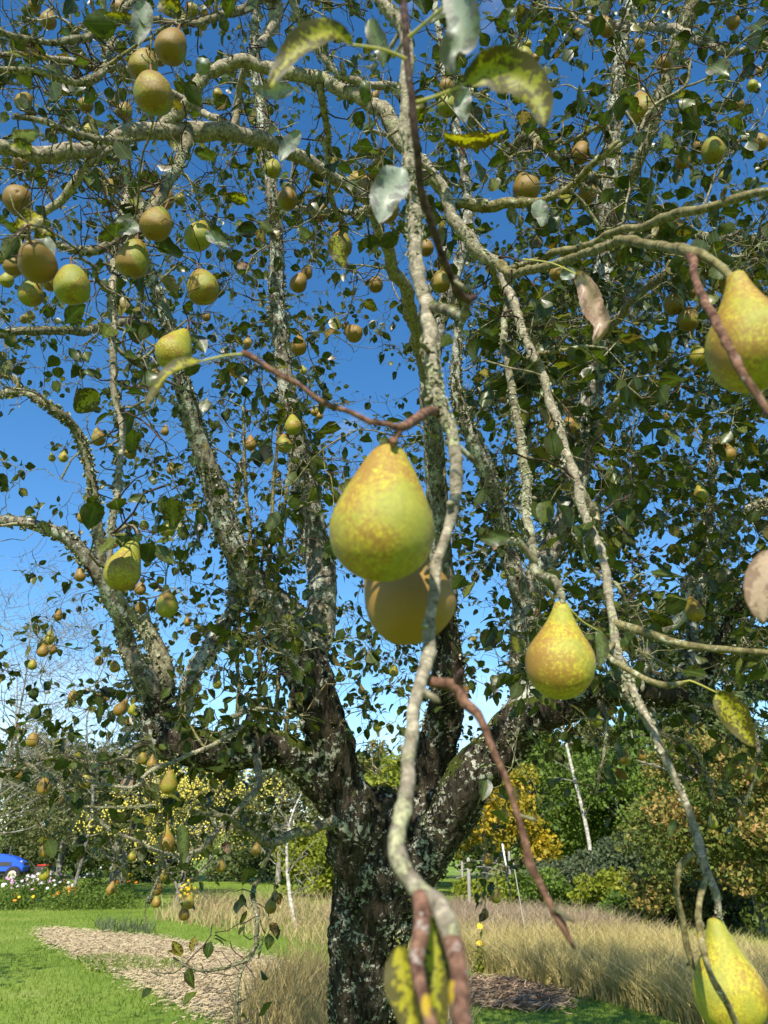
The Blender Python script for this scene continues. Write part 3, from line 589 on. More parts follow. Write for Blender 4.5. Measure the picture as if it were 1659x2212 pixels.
org = plain('pumpkin skin', (.72, .24, .02), .45, 6, .25); grs = plain('pumpkin stem', (.2, .2, .08), .8, 30)
for x_, Y_, r_, lb_ in ((98, 38, .34, 'large orange pumpkin left of the pair of pumpkins'), (130, 34, .30, 'middle orange pumpkin among the pink flowers'), (152, 30, .30, 'nearest orange pumpkin behind the flower bed'), (190, 29, .12, 'small orange pumpkin right of the others'), (113, 38.4, .28, 'orange pumpkin touching the largest one'), (66, 40, .16, 'small pale orange pumpkin near the tractor')):
    b0 = at(x_, Y_); b0.z = .0; p = empty('pumpkin', b0, lb_, 'pumpkin', 'pumpkins laid out beyond the flower bed')
    prof = [(.02, .80), (.2, .84), (.6, .80), (.93, .58), (1, .4), (.9, .16), (.5, 0), (.02, .02)]
    V, F = lathe([(a*r_, z*r_*1.5) for a, z in prof], 40, lambda a: .05*abs(math.sin(a*5))); obj('fruit_body', mesh('fruit_body', V, F, org), p)
    mb = MB(); mb.add(*tube(*catmull([(0, 0, r_*1.15), (.02, 0, r_*1.35), (.07, 0, r_*1.5)], [r_*.12, r_*.08, r_*.09], .03), 7)); mb.obj('stem', grs, p)
# flowering plants
petal_w = plain('white petals', (.80, .76, .80), .6); petal_p = plain('pink petals', (.72, .36, .60), .6); petal_y = plain('yellow petals', (.80, .55, .03), .6); petal_o = plain('orange petals', (.80, .26, .02), .6)
def flower_mesh(mat, r=.05):
    V = [(0, 0, 0)]; F = []
    for k in range(8):
        a = k*math.pi/4
        for da, rr, zz in ((-.3, .7, .012), (0, 1.0, .006), (.3, .7, .012)): V.append((rr*r*math.cos(a+da), rr*r*math.sin(a+da), zz))
        F.append((0, 3*k+1, 3*k+2, 3*k+3))
    return mesh('flower_head', V, F, mat, smooth=False)
FM = {k: flower_mesh(m_, r) for k, m_, r in (('w', petal_w, .052), ('p', petal_p, .045), ('y', petal_y, .05), ('o', petal_o, .06))}
plants = [(20, 27, .85, 1.0, 'wwp', 22, 'cosmos bush with white flowers nearest the left edge'), (60, 26, .9, 1.0, 'wwwp', 24, 'cosmos bush crowded with white flowers in the middle of the bed'), (100, 27.5, .85, .9, 'wwp', 20, 'white cosmos bush at the right end of the bed'),
          (85, 31, .9, .9, 'pw', 16, 'pinkish cosmos bush behind the white ones'), (120, 33, .7, .8, 'p', 10, 'pink cosmos in front of the pumpkins'), (150, 24.8, .6, .9, 'o', 3, 'low marigold with orange flowers on the lawn edge'), (20, 24.6, .5, .8, 'yo', 4, 'low marigold with yellow and orange flowers at the left edge'),
          (200, 26, .55, 1.0, 'y', 3, 'leafy green clump with a yellow flower'), (205, 36, .9, .8, 'w', 9, 'distant clump with white flowers by the orchard trunk'), (268, 30, .9, .45, 'yyyo', 26, 'dense yellow flowering plant by the orchard trunk'), (402, 24, .75, .3, 'yy', 18, 'small bright yellow flowering plant beside the leaning trunk'), (240, 25.2, .6, .9, '', 0, 'low green clump at the back of the lawn'), (1040, 12.1, .55, .10, 'y', 2, 'single yellow flower on a thin stem at the brown bed')]
for x_, Y_, h_, r_, kinds, nf, lab in plants:
    p = empty('flowering_plant' if nf else 'leafy_plant', at(x_, Y_), lab, 'plant', 'plants of the flower bed')
    k = int(2600*r_*r_)+150; C = rng.normal(0, 1, (k, 3))*np.array([r_*.45, r_*.45, 0]); C[:, 2] = rng.uniform(0, 1, k)**1.3*h_*np.clip(1.15-np.hypot(C[:, 0], C[:, 1])/r_/1.3, .2, 1)
    V, F, TT = leafquads(C, .09, rng.uniform(0, 1, (k, 3)), 0, .4); tag(obj('foliage', mesh('foliage', V, F, fol_green if r_ > .2 else fol_lime, TT, False), p), kind='stuff')
    for q in range(nf):
        o = obj('flower_head', FM[random.choice(kinds)], p); a = random.uniform(0, 6.28); rr = r_*random.uniform(0, .85)
        o.location = (rr*math.cos(a), rr*math.sin(a)-.05, h_*random.uniform(.62, 1.05)*(1-.3*rr/r_)); o.rotation_euler = (R_(random.uniform(25, 80)), R_(random.uniform(-20, 20)), 0)
V, F = box(0, 0, .06, .22, .16, .06, .3); o = obj('white_stone', mesh('white_stone', V, F, plain('white stone', (.75, .75, .72), .7, 12, .15)), None, G(84, 1952)); tag(o, 'white flat stone lying on the lawn before the flower bed', 'stone')
wood_g = plain('weathered grey wood', (.27, .25, .21), .85, 14, .35); white_p = plain('white paint', (.75, .75, .73), .5, 8, .08)
for x_, Y_, h_, r_, nm, lab, mt in ((1015, 22, 1.35, .05, 'fence_post', 'weathered grey fence post right behind the hanging branch', wood_g), (1105, 27, 1.5, .045, 'fence_post', 'fence post near the white marker in the meadow', wood_g), (1000, 27, 1.2, .04, 'fence_post', 'farther thin fence post behind the grey one', wood_g)):
    o = empty(nm, at(x_, Y_), lab, 'post', 'posts of the old fence'); mb = MB(); mb.add(*tube(np.array([(0, 0, -.1), (.01, 0, h_*.5), (.02, .0, h_)]), [r_, r_*.95, r_*.9], 10, .12, freq=9)); mb.obj('shaft', mt, o)
o = empty('marker_post', at(1097, 23), 'leaning stick with a white sleeve standing in the meadow', 'post'); mb = MB(); mb.add(*tube(np.array([(.14, 0, 0), (.05, 0, .9), (0, 0, 1.3)]), [.014, .013, .012], 6)); mb.obj('shaft', dgrey, o); mb = MB(); mb.add(*tube(np.array([(.03, 0, 1.15), (-.04, 0, 1.7)]), [.022, .022], 8)); mb.obj('sleeve', white_p, o)
for x_, Y_, h_, ln in ((1142, 14.5, 1.35, -.16), (1190, 16.5, .8, .02)):
    o = empty('cane', at(x_, Y_), 'thin pale cane leaning in the golden meadow' if h_ > 1 else 'short thin cane farther right in the golden meadow', 'cane', 'canes in the meadow'); mb = MB(); mb.add(*tube(np.array([(0, 0, 0), (ln*.5, 0, h_*.5), (ln, 0, h_)]), [.008, .008, .006], 6)); mb.obj('shaft', plain('pale cane', (.40, .37, .30), .6, 20), o)
o = empty('old_fence_rail', at(1050, 26), 'low broken rails between the old fence posts', 'fence'); 
for k in range(3):
    mb = MB(); z = .75+.17*k; mb.add(*tube(*catmull([(-.9, 0, z), (0, .05, z+.16), (1.1, 0, z-.15)], [.012, .010, .008], .2), 6)); mb.obj('rail', wood_g, o)

# ---------------------------------------------------------------- the pear tree: hand traced wood
tree = empty('pear_tree', (0, 0, 0), 'old gnarled pear tree with lichened limbs, forked trunk and hanging fruit', 'tree')
NP, NR, ND, NG = [], [], [], []          # skeleton nodes: position, radius, direction, can grow
LPB = []
SPURS = []                               # spots for short spurs on traced branches
def trace(name, pts, mat, sides=10, rough=.10, freq=18, step=.03, grow=True, label=None, rpx=True, spur=.0, tip=None, wob=.15):
    P = []; Rr = []
    for (x, y, d, r) in pts: P.append(tuple(W(x, y, d))); Rr.append(r*d/FPX if rpx else r)
    P, Rr = catmull(P, Rr, step)
    rad = np.array(Rr)
    if wob and name != 'branch':
        for i in range(1, len(P)-1): P[i] += np.array(mnoise.noise_vector(Vector(P[i])*5))*rad[i]*wob*1.6
    elif wob:
        for i in range(1, len(P)-1):
            e_ = min(1, i/6, (len(P)-1-i)/6); P[i] += (np.array(mnoise.noise_vector(Vector(P[i])*9))*1.1+np.array(mnoise.noise_vector(Vector(P[i])*34))*.45)*rad[i]*e_
    if name == 'branch':                    # knuckles along the wood
        s = np.arange(len(P))*step
        rad = rad*(1+.16*np.array([mnoise.noise((v*22, P[0][0]*9, 1)) for v in s])+.28*np.maximum(0, np.array([mnoise.noise((v*60, P[0][2]*7, 5)) for v in s])))
    if name == 'branch' and mat in (bark_silver, bark_branch) and rad.max() > .005: LPB.append((P, rad))
    mb = MB(); mb.add(*tube(P, rad, sides, rough, random.random(), freq))
    o = mb.obj(name, mat, tree)
    if label: o['label'] = label
    T = np.gradient(P, axis=0); T /= np.linalg.norm(T, axis=1)[:, None]
    for i in range(0, len(P), max(1, int(.06/step))):
        NP.append(P[i]); NR.append(rad[i]); ND.append(T[i]); _, _, dd = proj(P[i]); NG.append(bool(grow and dd[0] > 1.35))
        if spur and random.random() < spur: SPURS.append((P[i], rad[i], T[i], mat))
    return P, rad
LP = {}; ANI[0] = .28
LP['T'] = trace('trunk', [(778, 3600, 3.35, 120), (785, 2900, 3.3, 100), (788, 2500, 3.3, 84), (790, 2212, 3.3, 76), (800, 2050, 3.3, 82), (808, 1950, 3.3, 88), (815, 1860, 3.32, 92), (830, 1780, 3.35, 80), (845, 1730, 3.4, 40)], bark_trunk, 110, .13, 11, .02, grow=False, wob=.1)
LP['A0'] = trace('limb', [(800, 1900, 3.3, 72), (765, 1780, 3.28, 64), (730, 1700, 3.28, 52), (708, 1600, 3.25, 48), (680, 1500, 3.25, 48), (642, 1405, 3.25, 48), (620, 1350, 3.25, 30)], bark_trunk, 36, .2, 14, .035, label='dark foot of the left limb, black and lichen spotted')
LP['A'] = trace('limb', [(668, 1470, 3.25, 40), (640, 1405, 3.25, 49), (605, 1320, 3.25, 42), (545, 1262, 3.25, 30), (500, 1170, 3.2, 26), (465, 1060, 3.2, 24), (430, 950, 3.15, 21), (395, 830, 3.1, 19), (375, 750, 3.1, 16), (345, 640, 3.1, 13), (300, 540, 3.1, 10), (280, 400, 3.2, 7)], bark_limb, 28, .17, 14, .035, label='pale left limb rising from the dark one')
LP['A2'] = trace('limb', [(645, 1440, 3.28, 44), (690, 1370, 3.35, 34), (695, 1280, 3.4, 31), (682, 1180, 3.5, 30), (665, 1080, 3.5, 27), (645, 990, 3.5, 24), (630, 900, 3.5, 20), (610, 780, 3.55, 18), (600, 640, 3.6, 17), (598, 520, 3.6, 15), (585, 400, 3.6, 14), (565, 240, 3.7, 13), (550, 100, 3.8, 9), (560, -100, 3.9, 6)], bark_limb, 24, .15, 14, .035)
LP['B'] = trace('limb', [(800, 1880, 3.3, 60), (755, 1770, 3.3, 48), (690, 1680, 3.25, 42), (630, 1632, 3.2, 40), (560, 1610, 3.15, 42), (480, 1622, 3.1, 42), (410, 1610, 3.05, 40), (355, 1590, 3.05, 34), (335, 1540, 3.05, 30), (345, 1490, 3.05, 31)], bark_trunk, 32, .2, 13, .035, label='mossy limb running level to the left')
LP['B1'] = trace('limb', [(345, 1510, 3.05, 28), (300, 1450, 3.0, 22), (272, 1380, 3.0, 19), (258, 1330, 2.95, 18), (225, 1260, 2.9, 17), (150, 1165, 2.85, 15), (60, 1130, 2.8, 12), (-40, 1122, 2.8, 9)], bark_limb, 18, .18, 16, .03)
LP['B2'] = trace('limb', [(348, 1500, 3.05, 24), (345, 1430, 3.1, 20), (310, 1350, 3.15, 16), (240, 1310, 3.1, 12), (218, 1210, 3.1, 11), (205, 1080, 3.1, 11), (170, 940, 3.1, 10), (110, 880, 3.0, 9), (40, 845, 3.0, 8), (-40, 870, 3.0, 7)], bark_branch, 14, .18, 16, .03)
LP['B3'] = trace('limb', [(350, 1580, 3.05, 26), (395, 1530, 3.15, 20), (420, 1450, 3.2, 19), (465, 1375, 3.3, 16), (505, 1300, 3.4, 13), (500, 1150, 3.6, 9), (520, 1000, 3.7, 6)], bark_limb, 16, .18, 16, .03)
LP['C'] = trace('limb', [(845, 1880, 3.35, 70), (890, 1780, 3.45, 55), (925, 1690, 3.5, 45), (945, 1600, 3.5, 42), (965, 1500, 3.5, 38), (965, 1400, 3.5, 32), (955, 1280, 3.5, 27), (953, 1250, 3.5, 16)], bark_trunk, 26, .17, 14, .035)
LP['C1'] = trace('limb', [(960, 1330, 3.5, 24), (955, 1280, 3.5, 28), (948, 1150, 3.5, 24), (937, 1000, 3.45, 22), (927, 860, 3.4, 20), (935, 760, 3.4, 17), (960, 660, 3.45, 15), (985, 590, 3.5, 13), (1010, 480, 3.6, 12), (1000, 350, 3.7, 10), (960, 150, 3.9, 8), (930, -60, 4, 5)], bark_limb, 26, .17, 14, .035)
LP['D'] = trace('limb', [(848, 1930, 3.32, 66), (925, 1828, 3.3, 54), (985, 1738, 3.28, 48), (1040, 1650, 3.25, 48), (1100, 1590, 3.25, 48), (1150, 1545, 3.2, 42), (1220, 1520, 3.2, 34), (1300, 1492, 3.15, 30), (1400, 1492, 3.1, 32), (1470, 1502, 3.1, 30), (1520, 1470, 3.1, 20), (1560, 1380, 3.1, 13), (1600, 1300, 3.1, 10), (1700, 1180, 3.1, 8)], bark_trunk, 32, .2, 13, .035, label='heavy dark limb reaching right, patched with lichen')
LP['E'] = trace('limb', [(1090, 1600, 3.25, 45), (1135, 1520, 3.3, 42), (1138, 1420, 3.35, 36), (1135, 1320, 3.4, 31), (1165, 1235, 3.45, 26), (1205, 1160, 3.5, 22), (1235, 1080, 3.5, 23), (1258, 1000, 3.5, 23), (1270, 900, 3.55, 21), (1285, 780, 3.6, 22), (1298, 640, 3.6, 19), (1310, 540, 3.7, 20), (1305, 460, 3.7, 20), (1320, 370, 3.7, 19), (1330, 220, 3.8, 16), (1345, 80, 3.9, 14), (1385, -60, 4.0, 9)], bark_limb, 24, .15, 14, .035, label='right upright limb of grey lichened bark')
LP['E2'] = trace('limb', [(1135, 1330, 3.4, 26), (1110, 1230, 3.4, 20), (1085, 1150, 3.4, 18), (1060, 1050, 3.35, 18), (1022, 950, 3.3, 16), (990, 860, 3.3, 14), (985, 780, 3.3, 11), (1000, 640, 3.3, 8)], bark_limb, 16, .15, 16, .03)
LP['E3'] = trace('limb', [(1310, 500, 3.7, 18), (1350, 420, 3.6, 12), (1390, 320, 3.5, 13), (1425, 220, 3.5, 15), (1462, 100, 3.5, 17), (1505, -20, 3.5, 15), (1540, -120, 3.5, 10)], bark_branch, 16, .15, 16, .03)
LP['D2'] = trace('limb', [(1395, 1490, 3.1, 22), (1398, 1420, 3.15, 17), (1410, 1370, 3.2, 15), (1470, 1330, 3.2, 13), (1500, 1240, 3.2, 10), (1600, 1110, 3.1, 10), (1680, 1080, 3.1, 8)], bark_limb, 14, .2, 16, .03)
LP['D3'] = trace('limb', [(1450, 1500, 3.1, 20), (1490, 1420, 3.3, 15), (1500, 1330, 3.4, 12), (1530, 1180, 3.5, 9), (1540, 950, 3.6, 7)], bark_limb, 12, .2, 16, .03)
ANI[0] = 1.0
# boughs coming towards the camera
TR = lambda *a, **k: trace('branch', *a, **k)
TR([(927, 860, 3.4, 16), (905, 740, 3.0, 15), (880, 650, 2.75, 14), (850, 580, 2.6, 13), (822, 500, 2.45, 12), (790, 440, 2.35, 12), (720, 385, 2.25, 13), (640, 340, 2.15, 14), (560, 303, 2.05, 15), (480, 285, 1.98, 18), (400, 272, 1.92, 21), (330, 280, 1.85, 17), (250, 305, 1.8, 15), (170, 325, 1.75, 16), (80, 332, 1.7, 18), (0, 320, 1.65, 15), (-120, 330, 1.6, 12)], bark_silver, 20, .10, 26, .02, label='long silvery bough arching across the upper left')
TR([(345, 285, 1.88, 15), (395, 222, 1.88, 13), (460, 152, 1.9, 13), (510, 132, 1.9, 14), (560, 140, 1.9, 13), (640, 155, 1.88, 14), (720, 178, 1.85, 15), (780, 220, 1.82, 15), (832, 262, 1.8, 17), (872, 320, 1.78, 15), (912, 365, 1.76, 15), (960, 425, 1.75, 13), (990, 480, 1.72, 14), (1030, 530, 1.70, 14), (1082, 572, 1.68, 13), (1100, 640, 1.62, 10), (1130, 720, 1.55, 9), (1180, 830, 1.47, 9), (1220, 960, 1.4, 10), (1260, 1100, 1.32, 10), (1300, 1200, 1.25, 9), (1322, 1300, 1.2, 9), (1332, 1400, 1.15, 9), (1358, 1465, 1.1, 8), (1402, 1565, 1.06, 9), (1470, 1700, 1.02, 7), (1500, 1790, 1.0, 8), (1515, 1850, .98, 9), (1530, 1895, .97, 9), (1548, 1930, .96, 8), (1556, 1985, .955, 4.5)], bark_silver, 16, .12, 40, .012, spur=.3, label='long bough that arches over and hangs down to the low right pear')
TR([(800, -60, 1.05, 12), (822, 0, 1.02, 13), (862, 80, 1.0, 14), (880, 200, .97, 14), (885, 350, .94, 14), (893, 450, .92, 15), (906, 560, .89, 15), (925, 660, .86, 15), (932, 750, .83, 16), (946, 840, .79, 15), (970, 930, .76, 14), (985, 1030, .73, 13), (976, 1110, .71, 12), (958, 1180, .69, 11), (940, 1260, .67, 13), (926, 1350, .65, 12), (920, 1440, .63, 14), (893, 1540, .59, 15), (885, 1650, .56, 15), (877, 1750, .52, 17), (870, 1850, .48, 18), (905, 1920, .45, 21), (950, 1960, .43, 20), (975, 2030, .41, 23), (978, 2050, .408, 14)], bark_silver, 18, .13, 75, .006, grow=False, spur=.5, label='pale bough hanging down the middle of the view')
TR([(968, 2010, .415, 21), (978, 2050, .405, 23), (986, 2100, .39, 20), (990, 2150, .38, 23), (1005, 2240, .36, 19)], bark_red, 16, .14, 75, .005, grow=False, spur=.3, label='blurred dark red shoot at the bottom centre')
TR([(908, 1935, .44, 18), (910, 1990, .42, 20), (897, 2080, .40, 16), (912, 2150, .385, 14), (940, 2240, .365, 14)], bark_red, 14, .12, 75, .006, grow=False, spur=.3)
TR([(908, 1462, .632, 10), (930, 1472, .63, 12), (985, 1482, .625, 13), (1008, 1520, .62, 13), (1035, 1545, .61, 9), (1062, 1610, .6, 7.5), (1100, 1705, .59, 7), (1138, 1830, .575, 8), (1146, 1862, .57, 10), (1168, 1905, .565, 8), (1200, 1975, .56, 8), (1212, 1992, .558, 10), (1228, 2025, .55, 6), (1240, 2048, .55, 2.5)], bark_red, 12, .14, 110, .006, grow=False, spur=.3, label='reddish twig pointing down to a bud')
TR([(985, 1480, .625, 11), (998, 1450, .615, 7)], bark_dark, 10, .15, 90, .006, grow=False)
TR([(868, -60, .6, 6), (872, 20, .59, 8), (882, 130, .58, 8), (900, 280, .58, 8.5), (915, 420, .6, 8.5), (950, 530, .62, 8), (985, 620, .64, 8), (1012, 648, .65, 8), (1030, 640, .65, 4)], bark_dark, 10, .12, 90, .008, grow=False, spur=.25, label='dark brown shoot carrying the yellow leaves')
TR([(1010, 645, .65, 6), (1000, 680, .75, 10), (945, 665, .84, 12), (925, 660, .86, 10)], bark_branch, 10, .1, 50, .01, grow=False)
TR([(524, 762, .66, 5), (534, 766, .655, 8), (560, 782, .652, 5), (600, 808, .65, 6.5), (640, 828, .645, 5), (700, 868, .64, 6), (760, 888, .64, 5), (800, 908, .64, 6), (840, 914, .64, 5.5), (868, 922, .645, 10), (905, 905, .68, 11), (945, 890, .77, 10)], bark_red, 12, .10, 60, .006, grow=False, label='reddish spur that holds the large central pear')
TR([(870, 918, .645, 8), (858, 945, .64, 5), (850, 962, .63, 5)], bark_red, 10, .05, 70, .006, grow=False)
TR([(1082, 572, 1.68, 12), (1115, 592, 1.6, 10), (1180, 572, 1.45, 9), (1280, 547, 1.22, 9), (1340, 520, 1.05, 9), (1420, 533, .9, 10), (1490, 545, .78, 12), (1530, 560, .76, 9), (1570, 590, .74, 8), (1598, 625, .72, 6)], bark_olive, 12, .10, 50, .01, grow=False, spur=.25, label='olive shoot that ends at the cropped right pear')
TR([(1478, 538, .79, 10), (1494, 556, .77, 10), (1502, 605, .72, 9), (1550, 690, .64, 10), (1590, 770, .6, 9.5), (1620, 820, .59, 9), (1670, 890, .58, 9), (1730, 980, .57, 8)], bark_red, 10, .12, 90, .006, grow=False, spur=.2)
TR([(1090, 585, 1.66, 9), (1200, 552, 1.5, 8), (1280, 525, 1.4, 8), (1350, 498, 1.3, 8), (1440, 470, 1.18, 10), (1520, 455, 1.1, 10), (1600, 430, 1.05, 9), (1670, 412, 1.0, 9), (1800, 380, .95, 7)], bark_olive, 10, .08, 50, .012, grow=False, spur=.25)
TR([(985, 440, 1.75, 9), (1040, 440, 1.75, 12), (1100, 440, 1.73, 11), (1165, 436, 1.7, 7), (1235, 395, 1.65, 8), (1290, 345, 1.6, 8), (1335, 305, 1.58, 4)], bark_olive, 10, .12, 50, .012, spur=.25)
TR([(1094, 610, 1.68, 9), (1092, 720, 1.6, 8), (1105, 830, 1.5, 8.5), (1120, 950, 1.4, 9), (1140, 1100, 1.25, 9), (1160, 1220, 1.08, 11), (1195, 1250, 1.0, 9), (1212, 1285, .96, 8), (1216, 1302, .95, 5)], bark_branch, 12, .12, 50, .012, grow=False, spur=.4)
TR([(1160, 1218, 1.08, 8), (1120, 1170, 1.07, 8), (1100, 1175, 1.05, 4)], bark_branch, 8, .12, 50, .012, grow=False)
TR([(1328, 1345, 1.18, 8), (1370, 1358, 1.15, 10), (1450, 1385, 1.1, 8), (1540, 1400, 1.07, 7), (1670, 1412, 1.0, 7), (1800, 1430, .95, 5)], bark_olive, 10, .12, 50, .012, grow=False, spur=.3)
TR([(1325, 1390, 1.15, 5), (1310, 1415, 1.1, 6), (1350, 1442, 1.06, 7), (1395, 1468, 1.03, 6), (1440, 1482, 1.0, 7), (1478, 1474, 1.0, 4)], bark_olive, 10, .12, 50, .01, grow=False, spur=.2)
TR([(1358, 1465, 1.1, 8), (1352, 1500, 1.09, 8), (1362, 1522, 1.08, 5)], bark_branch, 8, .2, 70, .01, grow=False)
TR([(1500, 1845, .98, 8), (1470, 1870, .98, 7), (1462, 1920, .97, 6), (1470, 1960, .965, 6), (1485, 2050, .96, 7), (1500, 2095, .955, 4)], bark_olive, 10, .1, 60, .01, grow=False, spur=.4)
TR([(1528, 1890, .97, 7), (1512, 1960, .94, 7), (1516, 2020, .90, 7), (1530, 2090, .87, 7), (1565, 2160, .86, 7), (1600, 2235, .86, 6)], bark_olive, 10, .12, 90, .006, grow=False, spur=.3)
TR([(280, 400, 3.2, 6), (262, 480, 1.9, 9), (245, 600, 1.55, 7.5), (246, 700, 1.5, 7.5), (250, 850, 1.47, 7), (263, 950, 1.45, 7.5), (256, 1050, 1.4, 6.5), (240, 1140, 1.38, 7), (242, 1230, 1.36, 7), (262, 1290, 1.35, 7), (300, 1345, 1.38, 7), (320, 1325, 1.38, 4)], bark_silver, 10, .14, 50, .012, spur=.5)
TR([(400, 275, 1.92, 14), (395, 330, 1.85, 10), (350, 420, 1.75, 11), (300, 480, 1.68, 10), (250, 520, 1.62, 11), (180, 540, 1.6, 9), (100, 520, 1.55, 6)], bark_branch, 12, .15, 40, .015, spur=.3)
TR([(330, 1590, 3.05, 10), (260, 1640, 2.7, 6), (180, 1650, 2.5, 5), (90, 1640, 2.4, 4), (10, 1665, 2.3, 4), (-60, 1660, 2.3, 3)], bark_branch, 8, .2, 60, .025, spur=.4)
TR([(40, 1640, 2.3, 4), (110, 1680, 2.3, 4), (160, 1735, 2.3, 3.5), (250, 1745, 2.35, 3), (330, 1740, 2.4, 2.5)], bark_branch, 8, .2, 60, .025, spur=.4)
TR([(350, 1848, 2.5, 4), (340, 1900, 2.5, 3.5), (320, 1950, 2.5, 3)], bark_branch, 7, .2, 60, .025, spur=.4)
TR([(1290, 1500, 3.15, 12), (1310, 1560, 3.0, 5), (1300, 1640, 2.9, 4), (1285, 1720, 2.9, 3)], bark_branch, 7, .2, 60, .025, spur=.4)
TR([(1400, 1500, 3.1, 12), (1420, 1570, 3.0, 5), (1500, 1620, 2.9, 4), (1540, 1720, 2.9, 3)], bark_branch, 7, .2, 60, .025, spur=.4)
TR([(1470, 1500, 3.1, 10), (1580, 1540, 2.9, 6), (1640, 1620, 2.8, 5), (1610, 1740, 2.8, 3)], bark_branch, 7, .2, 60, .025, spur=.4)
TR([(725, 1778, 3.2, 11), (650, 1795, 3.0, 10), (600, 1820, 2.9, 10), (560, 1815, 2.8, 7), (500, 1770, 2.7, 6), (420, 1755, 2.6, 5)], bark_branch, 10, .12, 30, .03, spur=.3)
TR([(590, 1822, 2.9, 6), (555, 1900, 2.7, 5), (545, 1945, 2.6, 5), (555, 1975, 2.5, 4.5), (552, 2040, 2.5, 5), (530, 2080, 2.45, 4), (515, 2130, 2.4, 3.5), (510, 2230, 2.4, 3)], bark_branch, 8, .12, 30, .03, spur=.3)
TR([(530, 2075, 2.45, 4), (490, 2090, 2.4, 3.5), (440, 2098, 2.35, 3), (400, 2085, 2.35, 2.5), (375, 2070, 2.35, 2)], bark_branch, 7, .12, 30, .03, spur=.3)
TR([(555, 1635, 3.05, 8), (558, 1700, 2.9, 7), (528, 1735, 2.8, 6), (480, 1785, 2.75, 5), (425, 1838, 2.6, 4.5), (365, 1848, 2.5, 4), (300, 1820, 2.45, 3.5), (215, 1775, 2.4, 3.5), (150, 1700, 2.4, 3)], bark_silver, 8, .2, 60, .02, spur=.5)
TR([(480, 1560, 3.0, 6), (548, 1530, 2.9, 4), (500, 1590, 2.7, 4.5), (410, 1632, 2.6, 4.5), (320, 1668, 2.5, 4), (290, 1700, 2.45, 3.5), (200, 1690, 2.45, 3.5), (120, 1650, 2.4, 3)], bark_silver, 8, .2, 60, .02, spur=.5)
for xb, yb, xt, yt in ((510, 1602, 514, 1383), (583, 1590, 606, 1436), (610, 1597, 630, 1480), (555, 1600, 560, 1330), (545, 1290, 530, 1050), (575, 1290, 590, 1060), (590, 1290, 615, 1090)):
    TR([(xb, yb+25, 3.2, 6), ((xb+xt)/2+3, (yb+yt)/2, 3.2, 4.5), (xt, yt, 3.25, 4), (xt+(xt-xb)*.7+6, yt-170, 3.3, 2.5)], bark_olive, 8, .05, 30, .04, wob=.1)
# thin winding branches high at the left, near the camera
for pts in ([(-60, 40, 1.5, 5), (30, 80, 1.55, 6), (110, 95, 1.6, 6), (180, 75, 1.65, 7), (280, 45, 1.8, 7), (420, 50, 1.9, 6), (520, 20, 2.0, 9), (620, -30, 2.1, 16)],
            [(-60, 150, 1.6, 6), (50, 155, 1.6, 7), (170, 176, 1.65, 8), (225, 145, 1.7, 9), (245, 100, 1.8, 7), (230, 60, 1.9, 6), (280, 10, 2.0, 7), (330, -60, 2.1, 8)],
            [(-60, 120, 1.8, 6), (120, 122, 1.9, 6), (210, 150, 1.95, 8), (300, 160, 2.0, 9), (420, 230, 2.1, 7), (480, 262, 2.0, 8)],
            [(30, 250, 1.6, 5), (100, 265, 1.6, 6), (180, 295, 1.65, 8), (280, 305, 1.75, 8)],
            [(550, -60, 2.1, 20), (590, 20, 2.1, 16), (570, 90, 2.05, 9), (540, 130, 1.95, 8), (520, 200, 2.0, 8), (505, 280, 2.0, 9)],
            [(690, 180, 1.86, 9), (700, 240, 1.9, 7), (710, 320, 2.0, 6), (715, 430, 2.1, 5), (740, 480, 2.2, 5)],
            [(610, -60, 1.8, 8), (650, 50, 1.8, 7), (700, 130, 1.8, 6), (770, 180, 1.8, 8), (860, 185, 1.85, 7)],
            [(1659, 90, 2.3, 8), (1560, 110, 2.3, 7), (1450, 60, 2.6, 8), (1300, 60, 2.9, 7)],
            [(900, 380, 1.8, 7), (820, 440, 2.0, 7), (740, 460, 2.2, 6), (640, 450, 2.4, 6)],
            [(1080, 380, 2.6, 9), (1130, 290, 2.4, 9), (1210, 350, 2.3, 9), (1270, 380, 2.6, 9), (1300, 420, 3.5, 7)],
            [(1670, 520, 2.6, 10), (1560, 520, 2.8, 9), (1450, 500, 3.1, 9), (1310, 540, 3.7, 9)],
            [(1290, 740, 3.6, 11), (1360, 660, 3.2, 9), (1480, 560, 2.9, 7), (1600, 500, 2.6, 5)],
            [(1270, 960, 3.5, 12), (1350, 850, 3.3, 9), (1450, 730, 3.0, 8), (1560, 610, 2.8, 6), (1659, 540, 2.6, 5)],
            [(-60, 730, 2.2, 8), (60, 715, 2.3, 9), (180, 715, 2.5, 9), (300, 700, 2.8, 8), (370, 740, 3.1, 8)],
            [(-60, 600, 1.9, 9), (20, 540, 1.85, 9), (70, 480, 1.8, 8), (140, 420, 1.8, 9), (200, 350, 1.78, 8), (260, 310, 1.8, 8)]):
    TR(pts, random.choice([bark_silver, bark_branch, bark_silver]), 10, .14, 40, .018, spur=.3)

